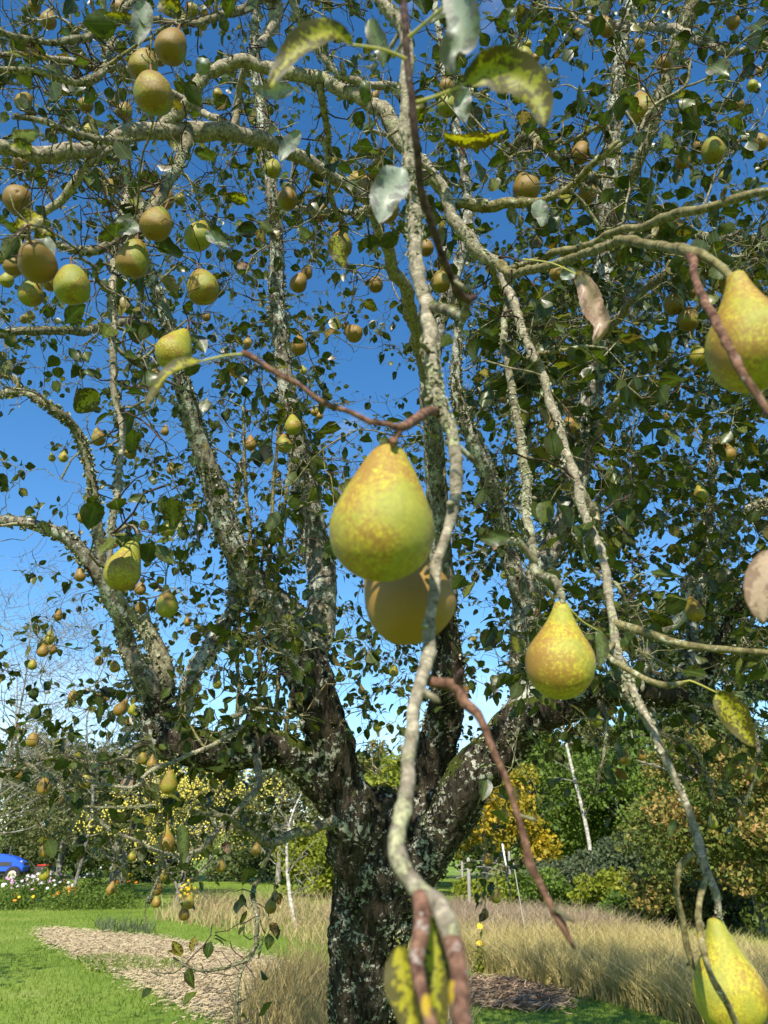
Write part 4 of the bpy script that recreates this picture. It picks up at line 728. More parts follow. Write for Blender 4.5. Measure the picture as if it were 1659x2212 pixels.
# ---------------------------------------------------------------- pears
def prof_interp(ctrl, n):
    c = np.array(ctrl, float); P, _ = catmull(np.c_[c, np.zeros(len(c))], None, .02)
    s = np.concatenate([[0], np.cumsum(np.linalg.norm(np.diff(P, axis=0), axis=1))]); u = np.linspace(0, s[-1], n)
    return np.interp(u, s, P[:, 0]), np.interp(u, s, P[:, 1])
tail = [(.79, .46), (.89, .365), (.955, .24), (.985, .13), (.98, .06), (.962, .0)]
PROF = {'egg': ([(0, 0), (.008, .085), (.04, .145), (.12, .215), (.27, .32), (.43, .42), (.56, .485), (.66, .5)]+tail, 1.42),
        'neck': ([(0, 0), (.008, .075), (.03, .11), (.12, .15), (.25, .235), (.38, .345), (.51, .455), (.63, .5)]+tail, 1.50),
        'long': ([(0, 0), (.006, .06), (.03, .085), (.15, .12), (.3, .19), (.44, .33), (.57, .465), (.67, .5)]+tail, 1.75),
        'round': ([(0, 0), (.012, .11), (.05, .2), (.15, .31), (.3, .405), (.45, .475), (.60, .5)]+tail, 1.2)}
def pear_mesh(kind, seed, rings, seg):
    ctrl, hw = PROF[kind]; t, r = prof_interp(ctrl, rings); rs = random.Random(seed); ph = rs.uniform(0, 6.28); sh = rs.uniform(-.06, .06)
    V = []
    for i in range(rings):
        for k in range(seg):
            a = 2*math.pi*k/seg
            rr = r[i]*(1+.025*math.cos(a*2+ph)+.018*math.cos(a*3+ph*2+t[i]*4)+.02*mnoise.noise((math.cos(a)*1.6+seed, math.sin(a)*1.6, t[i]*3)))
            V.append((rr*math.cos(a)+sh*(1-t[i])**2, rr*math.sin(a)+.5*sh*math.sin(t[i]*3), -t[i]*hw))
    F = [(i*seg+k, i*seg+seg+k, i*seg+seg+(k+1) % seg, i*seg+(k+1) % seg) for i in range(rings-1) for k in range(seg)]
    return V, F, hw, t, r
BODY = {}
for kd in PROF:
    for v in range(3):
        for lod, (rg, sg) in enumerate(((44, 40), (22, 20))):
            V, F, hw, _, _ = pear_mesh(kd, v*7+len(kd), rg, sg); BODY[kd, v, lod] = mesh('fruit_body', V, F, pear_m)
def calyx_mesh():
    V = [(0, 0, 0)]; F = []
    for k in range(5):
        a = k*2*math.pi/5
        V += [(.05*math.cos(a-.5), .05*math.sin(a-.5), -.004), (.11*math.cos(a), .11*math.sin(a), -.045), (.05*math.cos(a+.5), .05*math.sin(a+.5), -.004)]
        F.append((0, 3*k+1, 3*k+2, 3*k+3))
    for k in range(5): F.append((0, 3*k+3, 3*((k+1) % 5)+1))
    return mesh('calyx', V, F, calyx_m, smooth=False)
CALYX = calyx_mesh()
ATTR = []                                # places the wood must reach
PEARS = []
def pear(x, y, wpx, kind, rus, label, group, tilt=None, D=None, d=None, stalk_to=None, yaw=None, var=None):
    rs = random.Random(int(x*31+y*7)); D = D or rs.uniform(.058, .070); d = d or min(5.0, D*FPX/wpx); D = wpx*d/FPX
    hw = PROF[kind][1]; c = W(x, y, d); PEARS.append((x, y, wpx*.62, d))
    ang = tilt if tilt is not None else (rs.uniform(-16, 16), rs.uniform(-14, 14))
    E = Euler((R_(ang[0]), R_(ang[1]), rs.uniform(0, 6.28) if yaw is None else yaw), 'XYZ'); Rm = E.to_matrix()
    top = c - Rm @ Vector((0, 0, -hw*D*.55))
    p = empty('pear', top, label, 'pear', group)
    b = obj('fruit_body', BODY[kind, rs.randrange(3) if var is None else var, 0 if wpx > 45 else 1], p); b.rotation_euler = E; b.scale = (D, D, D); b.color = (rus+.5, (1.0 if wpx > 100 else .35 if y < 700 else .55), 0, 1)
    up = Rm @ Vector((0, 0, 1)); se = (Vector(stalk_to)-top) if stalk_to is not None else (up*.6+Vector((rs.uniform(-.3, .3), rs.uniform(-.3, .3), .7))).normalized()*rs.uniform(.018, .034)
    s0 = Rm @ Vector((0, 0, -.012*D)); mid = (s0+se)*.5+up*.2*se.length; r0 = .0019 if wpx < 100 else .0024
    mb = MB(); mb.add(*tube(*catmull([s0, mid, se], [r0*1.3, r0, r0*1.35], .004), 7)); mb.obj('stalk', stalk_m, p)
    if wpx > 19:
        k = obj('calyx', CALYX, p); k.rotation_euler = E; k.scale = (D*.8,)*3; k.location = Rm @ Vector((0, 0, -hw*D*.963))
    if stalk_to is None: ATTR.append(np.array(top+se))
    return p
gA = 'pears hanging on the old pear tree'
HERO = [
 (828, 1117, 222, 'egg', -.035, 'largest pear, yellow green and russet, hanging in the centre', dict(d=.63, tilt=(3, 3), stalk_to=W(850, 955, .63), yaw=.4, var=0)),
 (882, 1290, 186, 'round', .35, 'shaded brown pear tucked behind the large central one', dict(d=.73, tilt=(-28, -8), stalk_to=W(925, 1160, .70), yaw=1.2, var=1)),
 (1612, 726, 188, 'neck', -.02, 'big russet pear cut off by the right edge', dict(d=.71, tilt=(-4, -3), stalk_to=W(1598, 618, .72), yaw=2.0, var=0)),
 (1211, 1412, 146, 'neck', -.06, 'golden pear with a twig shadow at right of centre', dict(d=.93, tilt=(4, -8), stalk_to=W(1216, 1302, .95), yaw=3.0, var=2)),
 (1570, 2120, 148, 'neck', -.12, 'greenish yellow pear hanging lowest at the bottom right', dict(d=.93, tilt=(2, -3), stalk_to=W(1556, 1985, .955), yaw=4.4, var=1)),
 (333, 202, 82, 'round', -.02, 'lowest and biggest of the three clustered pears top left', {}),
 (370, 100, 68, 'round', .08, 'shaded upper right pear of the top left cluster', {}),
 (310, 143, 62, 'round', -.02, 'left middle pear of the top left cluster', {}),
 (338, 484, 66, 'round', .06, 'brownish round pear below a thick diagonal branch at left', {}),
 (430, 507, 60, 'egg', -.10, 'green pear hanging right of the brownish round one', {}),
 (437, 622, 68, 'round', -.02, 'mottled round pear with open sky on its right', {}),
 (287, 562, 72, 'round', -.02, 'pear half in leaf shade with a twig crossing it', {}),
 (82, 568, 78, 'round', .25, 'russet pear turned sideways showing its eye at far left', dict(tilt=(-80, -30))),
 (155, 617, 76, 'round', -.08, 'green pear with a dark shadow on its left half', {}),
 (68, 630, 52, 'egg', -.06, 'smaller green pear below the russet sideways pear', {}),
 (30, 573, 42, 'round', .22, 'russet pear partly hidden at the left edge', {}),
 (38, 432, 58, 'round', .26, 'dark shaded brown pear lying sideways near the left edge', dict(tilt=(-60, 70))),
 (353, 428, 46, 'round', .26, 'orange brown pear tucked above the brownish round one', {}),
 (380, 757, 78, 'egg', -.12, 'sunlit yellow green pear above the pale left limb', {}),
 (335, 820, 40, 'round', .20, 'small russet pear under the sunlit yellow green one', {}),
 (268, 1227, 80, 'egg', -.12, 'large yellow green pear behind a thin hanging twig at left', dict(tilt=(-10, -14))),
 (360, 1302, 48, 'neck', -.02, 'pear shaped green fruit right below the large left one', {}),
 (622, 427, 46, 'egg', .02, 'pear in front of the pale upright limb, upper middle', {}),
 (692, 460, 38, 'round', .28, 'round russet pear showing its eye in the blue gap', dict(tilt=(-70, 10))),
 (835, 450, 56, 'round', .24, 'russet pear half behind the pale curled leaf', {}),
 (796, 402, 38, 'round', .24, 'orange brown pear left of the pale curled leaf', {}),
 (815, 368, 38, 'round', .18, 'brown pear above the pale curled leaf', {}),
 (1135, 403, 60, 'egg', .16, 'brown egg shaped pear resting against a green branch', {}),
 (1388, 233, 57, 'egg', .02, 'pear hanging before the upper right limb', {}),
 (1540, 326, 50, 'round', -.02, 'greenish round pear high at the right', {}),
 (1268, 418, 42, 'round', .20, 'russet pear left of the right upright limb', {}),
 (365, 1692, 37, 'egg', .02, 'sunlit pear hanging under the mossy level limb', {}),
 (360, 1812, 38, 'long', .06, 'slender orange yellow pear in front of the yellow fruited tree', dict(tilt=(2, 10))),
]
for (x, y, w_, kd, ru, lb_, kw) in HERO: pear(x, y, w_, kd, ru, lb_, gA, **kw)
MORE = {
 'in the top left corner': [(76, 10, 28, 'r'), (105, 42, 34, 'm'), (260, 15, 36, 'r'), (157, 13, 20, 'r'), (232, 108, 24, 'r'), (395, 45, 28, 'm'), (415, 22, 28, 'g'), (437, 52, 24, 'g')],
 'below the top left corner': [(136, 185, 36, 'm'), (51, 220, 36, 'm'), (187, 225, 32, 'm'), (245, 216, 26, 'r'), (268, 240, 34, 'm'), (190, 283, 26, 'g'), (58, 178, 18, 'g'), (345, 130, 24, 'r'), (275, 165, 26, 'g')],
 'just below the arching silvery bough': [(236, 405, 32, 'm'), (388, 430, 24, 'g'), (470, 204, 24, 'g'), (45, 350, 32, 'r'), (590, 365, 36, 'g'), (150, 410, 26, 'r')],
 'under the sideways pear': [(110, 610, 36, 'm'), (65, 683, 20, 'm'), (52, 690, 18, 'm'), (15, 605, 30, 'g')],
 'in the upper middle crown': [(735, 530, 50, 'm'), (770, 390, 36, 'g'), (645, 612, 38, 'r'), (662, 590, 26, 'r'), (645, 745, 36, 'r'), (762, 718, 38, 'r'), (812, 615, 32, 'r'), (535, 740, 20, 'm'), (446, 685, 18, 'r'), (655, 800, 16, 'g'), (480, 820, 18, 'm')],
 'between the two pale upright limbs': [(633, 918, 36, 'g'), (613, 958, 34, 'm'), (541, 958, 26, 'r'), (680, 890, 18, 'm'), (690, 898, 16, 'm'), (357, 930, 18, 'r'), (370, 1013, 20, 'm'), (600, 1025, 16, 'm')],
 'beside the pale bough near the top': [(952, 610, 42, 'm'), (920, 535, 34, 'r'), (965, 228, 44, 'g'), (965, 187, 34, 'm'), (1048, 145, 18, 'g'), (808, 210, 24, 'r')],
 'high right of the yellow leaf': [(1130, 125, 42, 'g'), (1140, 95, 18, 'g'), (1157, 125, 18, 'r'), (1310, 58, 36, 'r'), (1275, 45, 24, 'r'), (1187, 85, 20, 'm'), (1250, 72, 20, 'r'), (1435, 137, 36, 'r')],
 'in the top right corner': [(1582, 48, 28, 'r'), (1642, 155, 20, 'r'), (1625, 185, 24, 'g'), (1593, 224, 26, 'r'), (1643, 307, 32, 'm'), (1475, 345, 34, 'r'), (1510, 318, 26, 'r'), (1565, 380, 28, 'g'), (1500, 8, 18, 'r')],
 'around the right limb top': [(1255, 330, 42, 'm'), (1190, 385, 24, 'r'), (1205, 590, 36, 'm'), (1380, 95, 26, 'm')],
 'left of the cropped right pear': [(1455, 657, 42, 'm'), (1486, 690, 46, 'm'), (1509, 768, 40, 'g'), (1500, 630, 26, 'r')],
 'in the right leafy crown': [(1230, 915, 34, 'r'), (1070, 853, 22, 'r'), (1085, 862, 16, 'r'), (1012, 750, 16, 'r'), (1572, 978, 32, 'm'), (1440, 900, 18, 'r'), (1515, 1065, 32, 'g'), (1190, 1010, 16, 'g'), (1522, 1110, 22, 'g'), (1318, 1216, 28, 'm'), (1090, 1240, 18, 'g'), (1500, 1318, 40, 'm')],
 'hanging below the heavy right limb': [(1287, 1551, 28, 'g'), (1320, 1533, 20, 'm'), (1350, 1635, 24, 'm'), (1385, 1630, 20, 'm'), (1540, 1775, 22, 'g'), (1550, 1725, 20, 'm'), (1620, 1670, 22, 'm'), (1600, 1760, 20, 'm')],
 'against the lower left sky': [(362, 1143, 34, 'g'), (312, 1135, 20, 'g'), (180, 1115, 26, 'm'), (173, 1242, 24, 'r'), (126, 1330, 18, 'm'), (303, 1273, 24, 'r'), (305, 1315, 24, 'r'), (137, 986, 20, 'g'), (112, 988, 15, 'g'), (282, 978, 26, 'm'), (212, 945, 30, 'm')],
 'in the far left little bunch': [(106, 1378, 24, 'g'), (92, 1407, 23, 'r'), (111, 1403, 21, 'r'), (99, 1392, 17, 'm'), (70, 1437, 19, 'g')],
 'around the lower left limbs': [(214, 1428, 18, 'r'), (248, 1441, 22, 'm'), (262, 1530, 28, 'r'), (418, 1382, 18, 'r'), (405, 1343, 16, 'r'), (470, 1475, 20, 'g'), (158, 1505, 22, 'm'), (286, 1532, 20, 'g')],
 'drooping low above the left lawn': [(186, 1685, 26, 'm'), (40, 1675, 18, 'r'), (95, 1700, 30, 'm'), (70, 1600, 26, 'm'), (285, 1848, 20, 'g'), (96, 1888, 22, 'g'), (95, 1840, 22, 'm'), (307, 1640, 22, 'm'), (328, 1648, 22, 'm')],
 'dark against the left lawn': [(353, 1888, 23, 'm'), (340, 1918, 24, 'r'), (240, 1920, 20, 'm'), (338, 1947, 20, 'm'), (398, 1975, 23, 'm'), (408, 1950, 24, 'm'), (585, 1955, 26, 'm'), (553, 1835, 20, 'm'), (478, 1870, 22, 'm')],
 'hanging dark right of the trunk': [(1072, 1936, 22, 'm'), (1047, 1975, 18, 'm'), (1054, 1856, 22, 'm'), (1090, 1760, 20, 'm')],
 'in the sky gap above the fork': [(815, 1570, 20, 'g'), (740, 1640, 16, 'm'), (850, 1450, 22, 'g'), (780, 1490, 16, 'm')],
}
ORD = ['first', 'second', 'third', 'fourth', 'fifth', 'sixth', 'seventh', 'eighth', 'ninth', 'tenth', 'eleventh', 'twelfth', 'thirteenth']
CN = {'r': ('russet', .24), 'm': ('brownish green', .05), 'g': ('yellow green', -.12)}
for place, lst in MORE.items():
    lst = sorted(lst)
    for i, (x, y, w_, c_) in enumerate(lst):
        rs = random.Random(int(x*13+y)); kd = rs.choice(['egg', 'round', 'round', 'neck'] if y > 700 else ['egg', 'round', 'round'])
        tl = (rs.uniform(-50, 10), rs.uniform(-20, 20)) if c_ == 'r' else None
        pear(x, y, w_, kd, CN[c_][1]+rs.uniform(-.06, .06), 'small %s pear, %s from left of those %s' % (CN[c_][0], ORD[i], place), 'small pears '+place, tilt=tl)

# ---------------------------------------------------------------- the crown: wood grown out to fill it
NP = [np.array(p) for p in NP]; ND = [np.array(p) for p in ND]
rg = np.random.default_rng(21)
pts = []
while len(pts) < 3300:
    q = rg.uniform(-1, 1, 3)
    if np.linalg.norm(q) > 1: continue
    p = np.array([0.1, 3.5, 4.25])+q*np.array([4.0, 3.0, 2.75]); 
    x, y, d = proj(p); x, y, d = x[0], y[0], d[0]
    r_cam = np.linalg.norm(p-cam_np)
    if r_cam < 1.6 or d < 1.25: continue
    if (x < -350 or x > 2000 or y > 2300 or y < -700) and rg.random() < .75: continue
    # airy where the photograph shows open sky
    if -100 < x < 230 and 860 < y < 1120 and rg.random() < .8: continue
    if x < 360 and 1120 < y < 1500 and rg.random() < .5: continue
    if 700 < x < 900 and 480 < y < 880 and rg.random() < .55: continue
    if 1130 < x < 1290 and -50 < y < 280 and rg.random() < .6: continue
    if y > 1560 and rg.random() < .3: continue
    if y > (1960 if 200 < x < 650 else 1800): continue
    if 650 < x < 1000 and y > 1600: continue
    if y > 1600 and d > 4: continue
    if x < 620 and 1480 < y < 1900 and d < 4: pts.append(p); pts.append(p+rg.normal(0, .2, 3))
    if x > 1050 and 550 < y < 1450: pts.append(p); 
    if p[2] < 1.9 and abs(p[0]) < .8: continue
    pts.append(p+rg.normal(0, .12, 3))
pts += ATTR*1
natt = len(pts); isP = np.array([False]*(natt-len(ATTR))+[True]*len(ATTR)); pts = np.array(pts)
cap = 90000; A = np.zeros((cap, 3)); AR = np.zeros(cap); AD = np.zeros((cap, 3)); AG = np.zeros(cap, bool); n = len(NP)
A[:n] = NP; AR[:n] = NR; AD[:n] = ND; AG[:n] = NG
d0 = np.array([np.min(np.linalg.norm(A[:n][AG[:n]]-p, axis=1)) for p in pts]); d0[isP] += .35
order = np.argsort(d0); GROWN = []
for oi in order:
    p = pts[oi]; v = p-A[:n]; dist = np.linalg.norm(v, axis=1); cosb = np.einsum('ij,ij->i', v, AD[:n])/(dist+1e-6)
    cost = dist*(1.25-.35*cosb)+np.where(AG[:n], 0, 50)+np.where(AR[:n] < .0022, .15, 0); j = int(np.argmin(cost)); L_ = dist[j]
    if L_ < .04 and not isP[oi]: continue
    if L_ > 2.2: continue
    s = A[j]; dr = v[j]/L_; t0 = AD[j]*.45+dr*.9+np.array([0, 0, .35 if not isP[oi] else .1]); t0 /= np.linalg.norm(t0)
    t1 = dr+np.array([0, 0, (-.15 if not isP[oi] else -.6)])+rg.normal(0, .25, 3)
    m = max(3, int(L_/.045)); u = np.linspace(0, 1, m+1)[:, None]
    h00 = 2*u**3-3*u**2+1; h10 = u**3-2*u**2+u; h01 = -2*u**3+3*u**2; h11 = u**3-u**2
    P = h00*s+h10*t0*L_*.6+h01*p+h11*t1*L_*.5
    w1 = rg.normal(0, 1, (m+1, 3)); w1 = (w1+np.roll(w1, 1, 0)); w1[0] = 0; w1[-1] = 0; w1[-2] *= .5
    P += w1*.0115*min(1.3, .5+L_)
    r0 = min(AR[j]*.85, .0030+.0105*L_+.0015*rg.random()); r1 = .0019; R = r0+(r1-r0)*np.linspace(0, 1, m+1)**.8
    xx, yy, dd = proj(P)
    if dd.min() < 1.15: continue
    GROWN.append((P, R)); T = np.gradient(P, axis=0); T /= np.linalg.norm(T, axis=1)[:, None]+1e-9
    k = m; A[n:n+k] = P[1:]; AR[n:n+k] = R[1:]; AD[n:n+k] = T[1:]; AG[n:n+k] = True; n += k
    # thicken what carries it a little
print('grown branches', len(GROWN), 'nodes', n)
def vis(P, R):
    x, y, d = proj(P); k = (x > 0) & (x < 1659) & (y > 0) & (y < 2212) & (d > .1)
    return float(np.sum((R/np.maximum(d, .3))*k))
GROWN.sort(key=lambda g: -vis(*g))
MATS = [bark_branch, bark_silver, bark_branch, bark_olive]
rest = {}
for i, (P, R) in enumerate(GROWN):
    mt = MATS[i % 4] if R[0] > .004 else (bark_branch if i % 2 else bark_olive)
    sides = 8 if i < 240 else 5
    R = R*(1+.14*rg.normal(0, 1, len(R)).clip(-1, 2))
    if i < 240:
        Pc, Rc = catmull(P, R, .022); mb = MB(); mb.add(*tube(Pc, Rc, sides, .14, rg.random(), 60)); mb.obj('branch', mt, tree)
    else: rest.setdefault(mt, MB()).add(*tube(P, R, sides, 0, rg.random()))
for mt, mb in rest.items(): tag(mb.obj('thin_branches', mt, tree), kind='stuff')

# spurs and leaves
LV = []                                  # leaf poses: matrix, variant
leafvar = []
def leaf_shape(seed, nu=5, nv=7, fold=.35, curl=.5, wave=.06, wr=.36, ragged=.0):
    rs = random.Random(seed); V = []; T = []; F = []
    pr = [0, .55, .86, 1, .93, .68, .34, .0] if nv == 7 else None
    for i in range(nv+1):
        t = i/nv; wd = wr*(math.sin(math.pi*t**.82)**.8 if 0 < t < 1 else 0.0)*(1+ragged*rs.uniform(-.5, .5))+(.012 if i == 0 or i == nv else 0)
        if t > .85: wd *= .85
        ang = curl*(t-.15)*1.6; y = t*(1-.12*abs(curl)*t); z = -curl*.42*t*t
        for j in range(nu):
            s = -1+2*j/(nu-1); x = s*wd
            zz = z+abs(s)*wd*fold+wave*math.sin(t*9+s*3+seed)*abs(s)
            V.append((x, y, zz)); T.append(abs(s))
    F = [(i*nu+j, i*nu+j+1, (i+1)*nu+j+1, (i+1)*nu+j) for i in range(nv) for j in range(nu-1)]
    return np.array(V), np.array(F), np.array(T)
NVAR = 36; LVAR = []
for v in range(NVAR):
    V, F, G_ = leaf_shape(v, 5 if v < 12 else 3, 6 if v < 12 else 4, fold=random.uniform(.05, .5), curl=random.uniform(-.3, .9), wave=random.uniform(.01, .07), wr=random.uniform(.28, .40), ragged=.12)
    LVAR.append((V, F, G_))
tintr = lambda: float(np.clip(rg.beta(2.0, 2.8)*.95, 0, 1)) if rg.random() > .10 else float(rg.uniform(.84, 1))
TW = {'a': MB(), 'b': MB()}
def add_spur(P, D_, rad, left=1.0, nl=None, lsize=None):
    side = np.cross(D_, rg.normal(0, 1, 3)); side /= np.linalg.norm(side)+1e-9
    dr = side*.9+D_*.4+np.array([0, 0, .25]); dr /= np.linalg.norm(dr); L_ = rg.uniform(.012, .07)
    m = P+dr*L_*.5+rg.normal(0, .004, 3); e = P+dr*L_+rg.normal(0, .006, 3)
    rr = min(.0028, rad*.8); TW['a'].add(*tube(np.array([P, m, e]), [rr, rr*.75, rr*1.0], 5, 0, rg.random()))
    k = nl if nl is not None else rg.integers(2, 5)
    for q in range(k): add_leaf(e, dr, lsize)
PA = np.array(PEARS)
def hides(p):                            # hanging fruit keeps its place clear of leaves on the sunny side
    x, y, d = proj(p); k = (np.hypot(PA[:, 0]-x[0], PA[:, 1]-y[0]) < PA[:, 2]+12) & (PA[:, 3] > d[0]-.02)
    return bool(k.any())
def add_leaf(e, dr, lsize=None):
    if rg.random() < .9 and hides(e): return
    a = dr*.7+rg.normal(0, .6, 3)+np.array([0, 0, -.25]); a /= np.linalg.norm(a); pl = rg.uniform(.012, .035)
    b = e+a*pl+np.array([0, 0, -.25*pl])
    TW['b'].add(*tube(np.array([e, (e+b)/2+np.array([0, 0, .002]), b]), [.0008, .0007, .0007], 3, 0, .5, capped=False))
    ax = a+np.array([0, 0, -.55])*rg.random()+rg.normal(0, .2, 3); ax /= np.linalg.norm(ax)
    nrm = np.array([0, 0, 1.0])+rg.normal(0, .55, 3); xs = np.cross(ax, nrm); xs /= np.linalg.norm(xs)+1e-9; zs = np.cross(xs, ax)
    s = lsize or rg.uniform(.036, .066)
    LV.append((b, xs*s, ax*s, zs*s, int(rg.integers(0, NVAR))))
for i in range(n):
    if not AG[i] or AR[i] > .011: continue
    x, y, d = proj(A[i]); x, y, d = x[0], y[0], d[0]
    pr = .22
    if A[i][0] > .35: pr = .50
    if x > 1040 and 480 < y < 1500: pr = .92
    if x < 800 and y < 620: pr = .15 if d < 2.6 else .3
    if y > 1150: pr = max(pr, .55)
    if 250 < x < 1000 and 600 < y < 1400: pr = max(pr, .36)
    if x < 230 and 850 < y < 1200: pr = .18
    if d < 1.7: pr *= .6
    if rg.random() < pr: add_spur(A[i], AD[i], AR[i])
for (P, r, T, mt) in SPURS:             # stubby fruiting spurs on the traced branches
    side = np.cross(T, rg.normal(0, 1, 3)); side /= np.linalg.norm(side)+1e-9; L_ = rg.uniform(.008, .022)*(1 if r < .006 else 1.6); dr = side*.9+T*.5
    pp = np.array([P+side*r*.3, P+dr*L_*.5, P+dr*L_*.8, P+dr*L_]); rr = min(r*.6, .003); TW['a'].add(*tube(pp, [rr, rr*.9, rr*1.15, rr*.4], 7, .1, rg.random(), 150))
TWG = [MB(), MB()]
for i in range(n):
    if not AG[i] or AR[i] > .014: continue
    x, y, d = proj(A[i]); x, y, d = x[0], y[0], d[0]
    if d < 1.2 or x < -150 or x > 1810 or y < -250 or y > 2300: continue
    for rep in range(3 if d < 2.6 else 2 if d < 3.4 else 1):
        if rg.random() > (.70 if y < 1500 else .4): continue
        sd = np.cross(AD[i], rg.normal(0, 1, 3)); sd /= np.linalg.norm(sd)+1e-9; dr = sd+AD[i]*.5+np.array([0, 0, .25]); dr /= np.linalg.norm(dr); L_ = rg.uniform(.03, .17)
        q = [A[i]]; 
        for k_ in range(4 if L_ > .08 else 3):
            dr = dr+rg.normal(0, .55, 3); dr /= np.linalg.norm(dr); q.append(q[-1]+dr*L_/4)
        r_ = min(AR[i]*.7, rg.uniform(.0016, .0030)); rr = np.linspace(r_, r_*.6, len(q)); rr[-1] = r_*.95
        TWG[int(rg.random() < .5)].add(*tube(np.array(q), rr, 3, 0, rg.random(), capped=False))
        lf = .12 if (x < 800 and y < 620 and d < 2.8) else .35
        if rg.random() < lf: add_leaf(q[-1], dr)
        if rg.random() < lf*.4: add_leaf(q[-2], dr)
tag(TWG[0].obj('twigs', bark_branch, tree), kind='stuff'); tag(TWG[1].obj('twigs', bark_dark, tree), kind='stuff')
tag(TW['a'].obj('spurs', bark_branch, tree), kind='stuff'); tag(TW['b'].obj('petioles', bark_olive, tree), kind='stuff')
LB = np.array([l[0] for l in LV]); lx, ly, ld = proj(LB); size = np.array([np.linalg.norm(l[2]) for l in LV])/np.maximum(ld, .2)
inside = (lx > -20) & (lx < 1680) & (ly > -20) & (ly < 2230) & (ld > 0); rank = np.argsort(-(size*inside)); chosen = set(rank[:270].tolist())
print('leaves', len(LV))
LM = {}
LC = MB()
for i, (b, xs, ys, zs, v) in enumerate(LV):
    V, F, G_ = LVAR[v]
    if i in chosen:
        if v not in LM:
            tn = tintr(); LM[v] = [mesh('leaf', V, F, leaf_one, np.stack([np.full(len(V), tt), G_, np.full(len(V), rg.random())], -1)) for tt in (tn, tintr())]
        o = obj('leaf', LM[v][i % 2], tree); o.matrix_local = Matrix(((xs[0], ys[0], zs[0], b[0]), (xs[1], ys[1], zs[1], b[1]), (xs[2], ys[2], zs[2], b[2]), (0, 0, 0, 1)))
    else:
        vv = v if v >= 12 else v+12; V, F, G_ = LVAR[vv]
        LC.add(b+V[:, :1]*xs+V[:, 1:2]*ys+V[:, 2:]*zs, F, np.stack([np.full(len(V), tintr()), G_, np.full(len(V), rg.random())], -1))
# one material cannot use object space speckle alike for both: leaves as objects are in unit size
tag(LC.obj('leaves', leaf_m, tree), kind='stuff')

# large leaves near the camera
def hero_leaf(spine, half, mat, petiole=None, label=None, fold=.3, wave=.12, roll=0., tint=.5, face=1):
    P = [np.array(W(*s)) for s in spine]; P, _ = catmull(P, None, .003); n = len(P); T, U, B = frames(P)
    dmean = np.mean([s[2] for s in spine]); hw = half*dmean/FPX; nu = 9; V = []; G_ = []
    for i in range(n):
        t = i/(n-1); view = P[i]-cam_np; view /= np.linalg.norm(view)
        xs = np.cross(T[i], view); xs /= np.linalg.norm(xs)+1e-9; zs = np.cross(T[i], xs)*face
        c, s_ = math.cos(roll), math.sin(roll); x2 = xs*c+zs*s_; z2 = zs*c-xs*s_
        wd = hw*(math.sin(math.pi*min(1, max(0, t))**.8)**.75 if 0 < t < 1 else .01)
        for j in range(nu):
            u = -1+2*j/(nu-1); e = 1+.04*math.sin(t*70+j)*(abs(u) > .9)
            V.append(P[i]+x2*u*wd*e+z2*(abs(u)**1.3*wd*fold+hw*wave*math.sin(t*11+u*2.2+half)*abs(u))); G_.append((abs(u), t))
    F = np.array([(i*nu+j, i*nu+j+1, (i+1)*nu+j+1, (i+1)*nu+j) for i in range(n-1) for j in range(nu-1)]); G_ = np.array(G_)
    mb = MB(); mb.add(V, F, np.stack([np.full(len(V), tint), G_[:, 0], G_[:, 1]], -1)); o = mb.obj('leaf', mat, tree)
    if label: o['label'] = label
    if petiole:
        q = [np.array(W(*s)) for s in petiole]; q, rq = catmull(q, [.0016, *([.0011]*(len(q)-2)), .0010], .006); pb = MB(); pb.add(*tube(q, rq, 7)); pb.obj('petiole', PET, o)
PET = plain('leaf stalk', (.36, .34, .07), .6, 100)
HL = hero_leaf
HL([(762, 97, .57), (720, 66, .56), (670, 82, .55), (620, 130, .54), (580, 190, .53)], 30, leaf_yel, [(882, 130, .58), (830, 108, .575), (762, 97, .57)], 'long yellow green leaf with brown spots left of the dark shoot', roll=.5)
HL([(1008, 180, .55), (1060, 152, .545), (1120, 168, .54), (1160, 215, .535), (1176, 275, .53)], 47, leaf_yel, [(898, 222, .58), (950, 205, .565), (1008, 180, .55)], 'large yellow leaf blotched black, right of the dark shoot', roll=-.35, tint=.2)
HL([(975, -30, .55), (1000, 20, .54), (1000, 80, .54), (975, 120, .54), (985, 165, .54)], 40, leaf_gry, [(884, 80, .58), (930, 40, .565), (975, 0, .55)], 'grey green leaf underside hanging at the top edge', roll=.4, wave=.25)
HL([(868, 362, .80), (850, 395, .79), (830, 430, .78), (820, 485, .77)], 38, leaf_gry, None, 'pale curled leaf before the central bough', wave=.2, tint=.9)
HL([(1245, 592, 1.1), (1268, 625, 1.09), (1282, 665, 1.09), (1300, 700, 1.08), (1280, 745, 1.08)], 24, leaf_pnk, [(1130, 560, 1.35), (1190, 568, 1.2), (1245, 592, 1.1)], 'dry twisted leaf in front of the right limb', wave=.5, tint=.1)
HL([(440, 779, .62), (400, 785, .61), (360, 810, .6), (335, 845, .595), (314, 882, .59)], 19, leaf_yel, [(527, 766, .66), (490, 768, .64), (440, 779, .62)], 'narrow yellow leaf across the sunlit left pear', roll=.9)
HL([(1672, 1190, .6), (1652, 1230, .6), (1640, 1290, .6), (1650, 1345, .6)], 34, leaf_pnk, None, 'pinkish pale leaf at the right edge', wave=.05, tint=.8, fold=.1)
HL([(1548, 1496, .98), (1580, 1535, .97), (1602, 1570, .96), (1628, 1612, .95)], 31, leaf_yel, [(1472, 1478, 1.0), (1490, 1470, .99), (1548, 1496, .98)], 'yellow green leaf with a brown margin right of the golden pear', fold=.6)
HL([(958, 290, .85), (1000, 300, .845), (1050, 298, .84), (1098, 280, .84)], 22, leaf_yel, None, 'dark edged yellow leaf below the big blotched one', roll=.8, tint=.9)
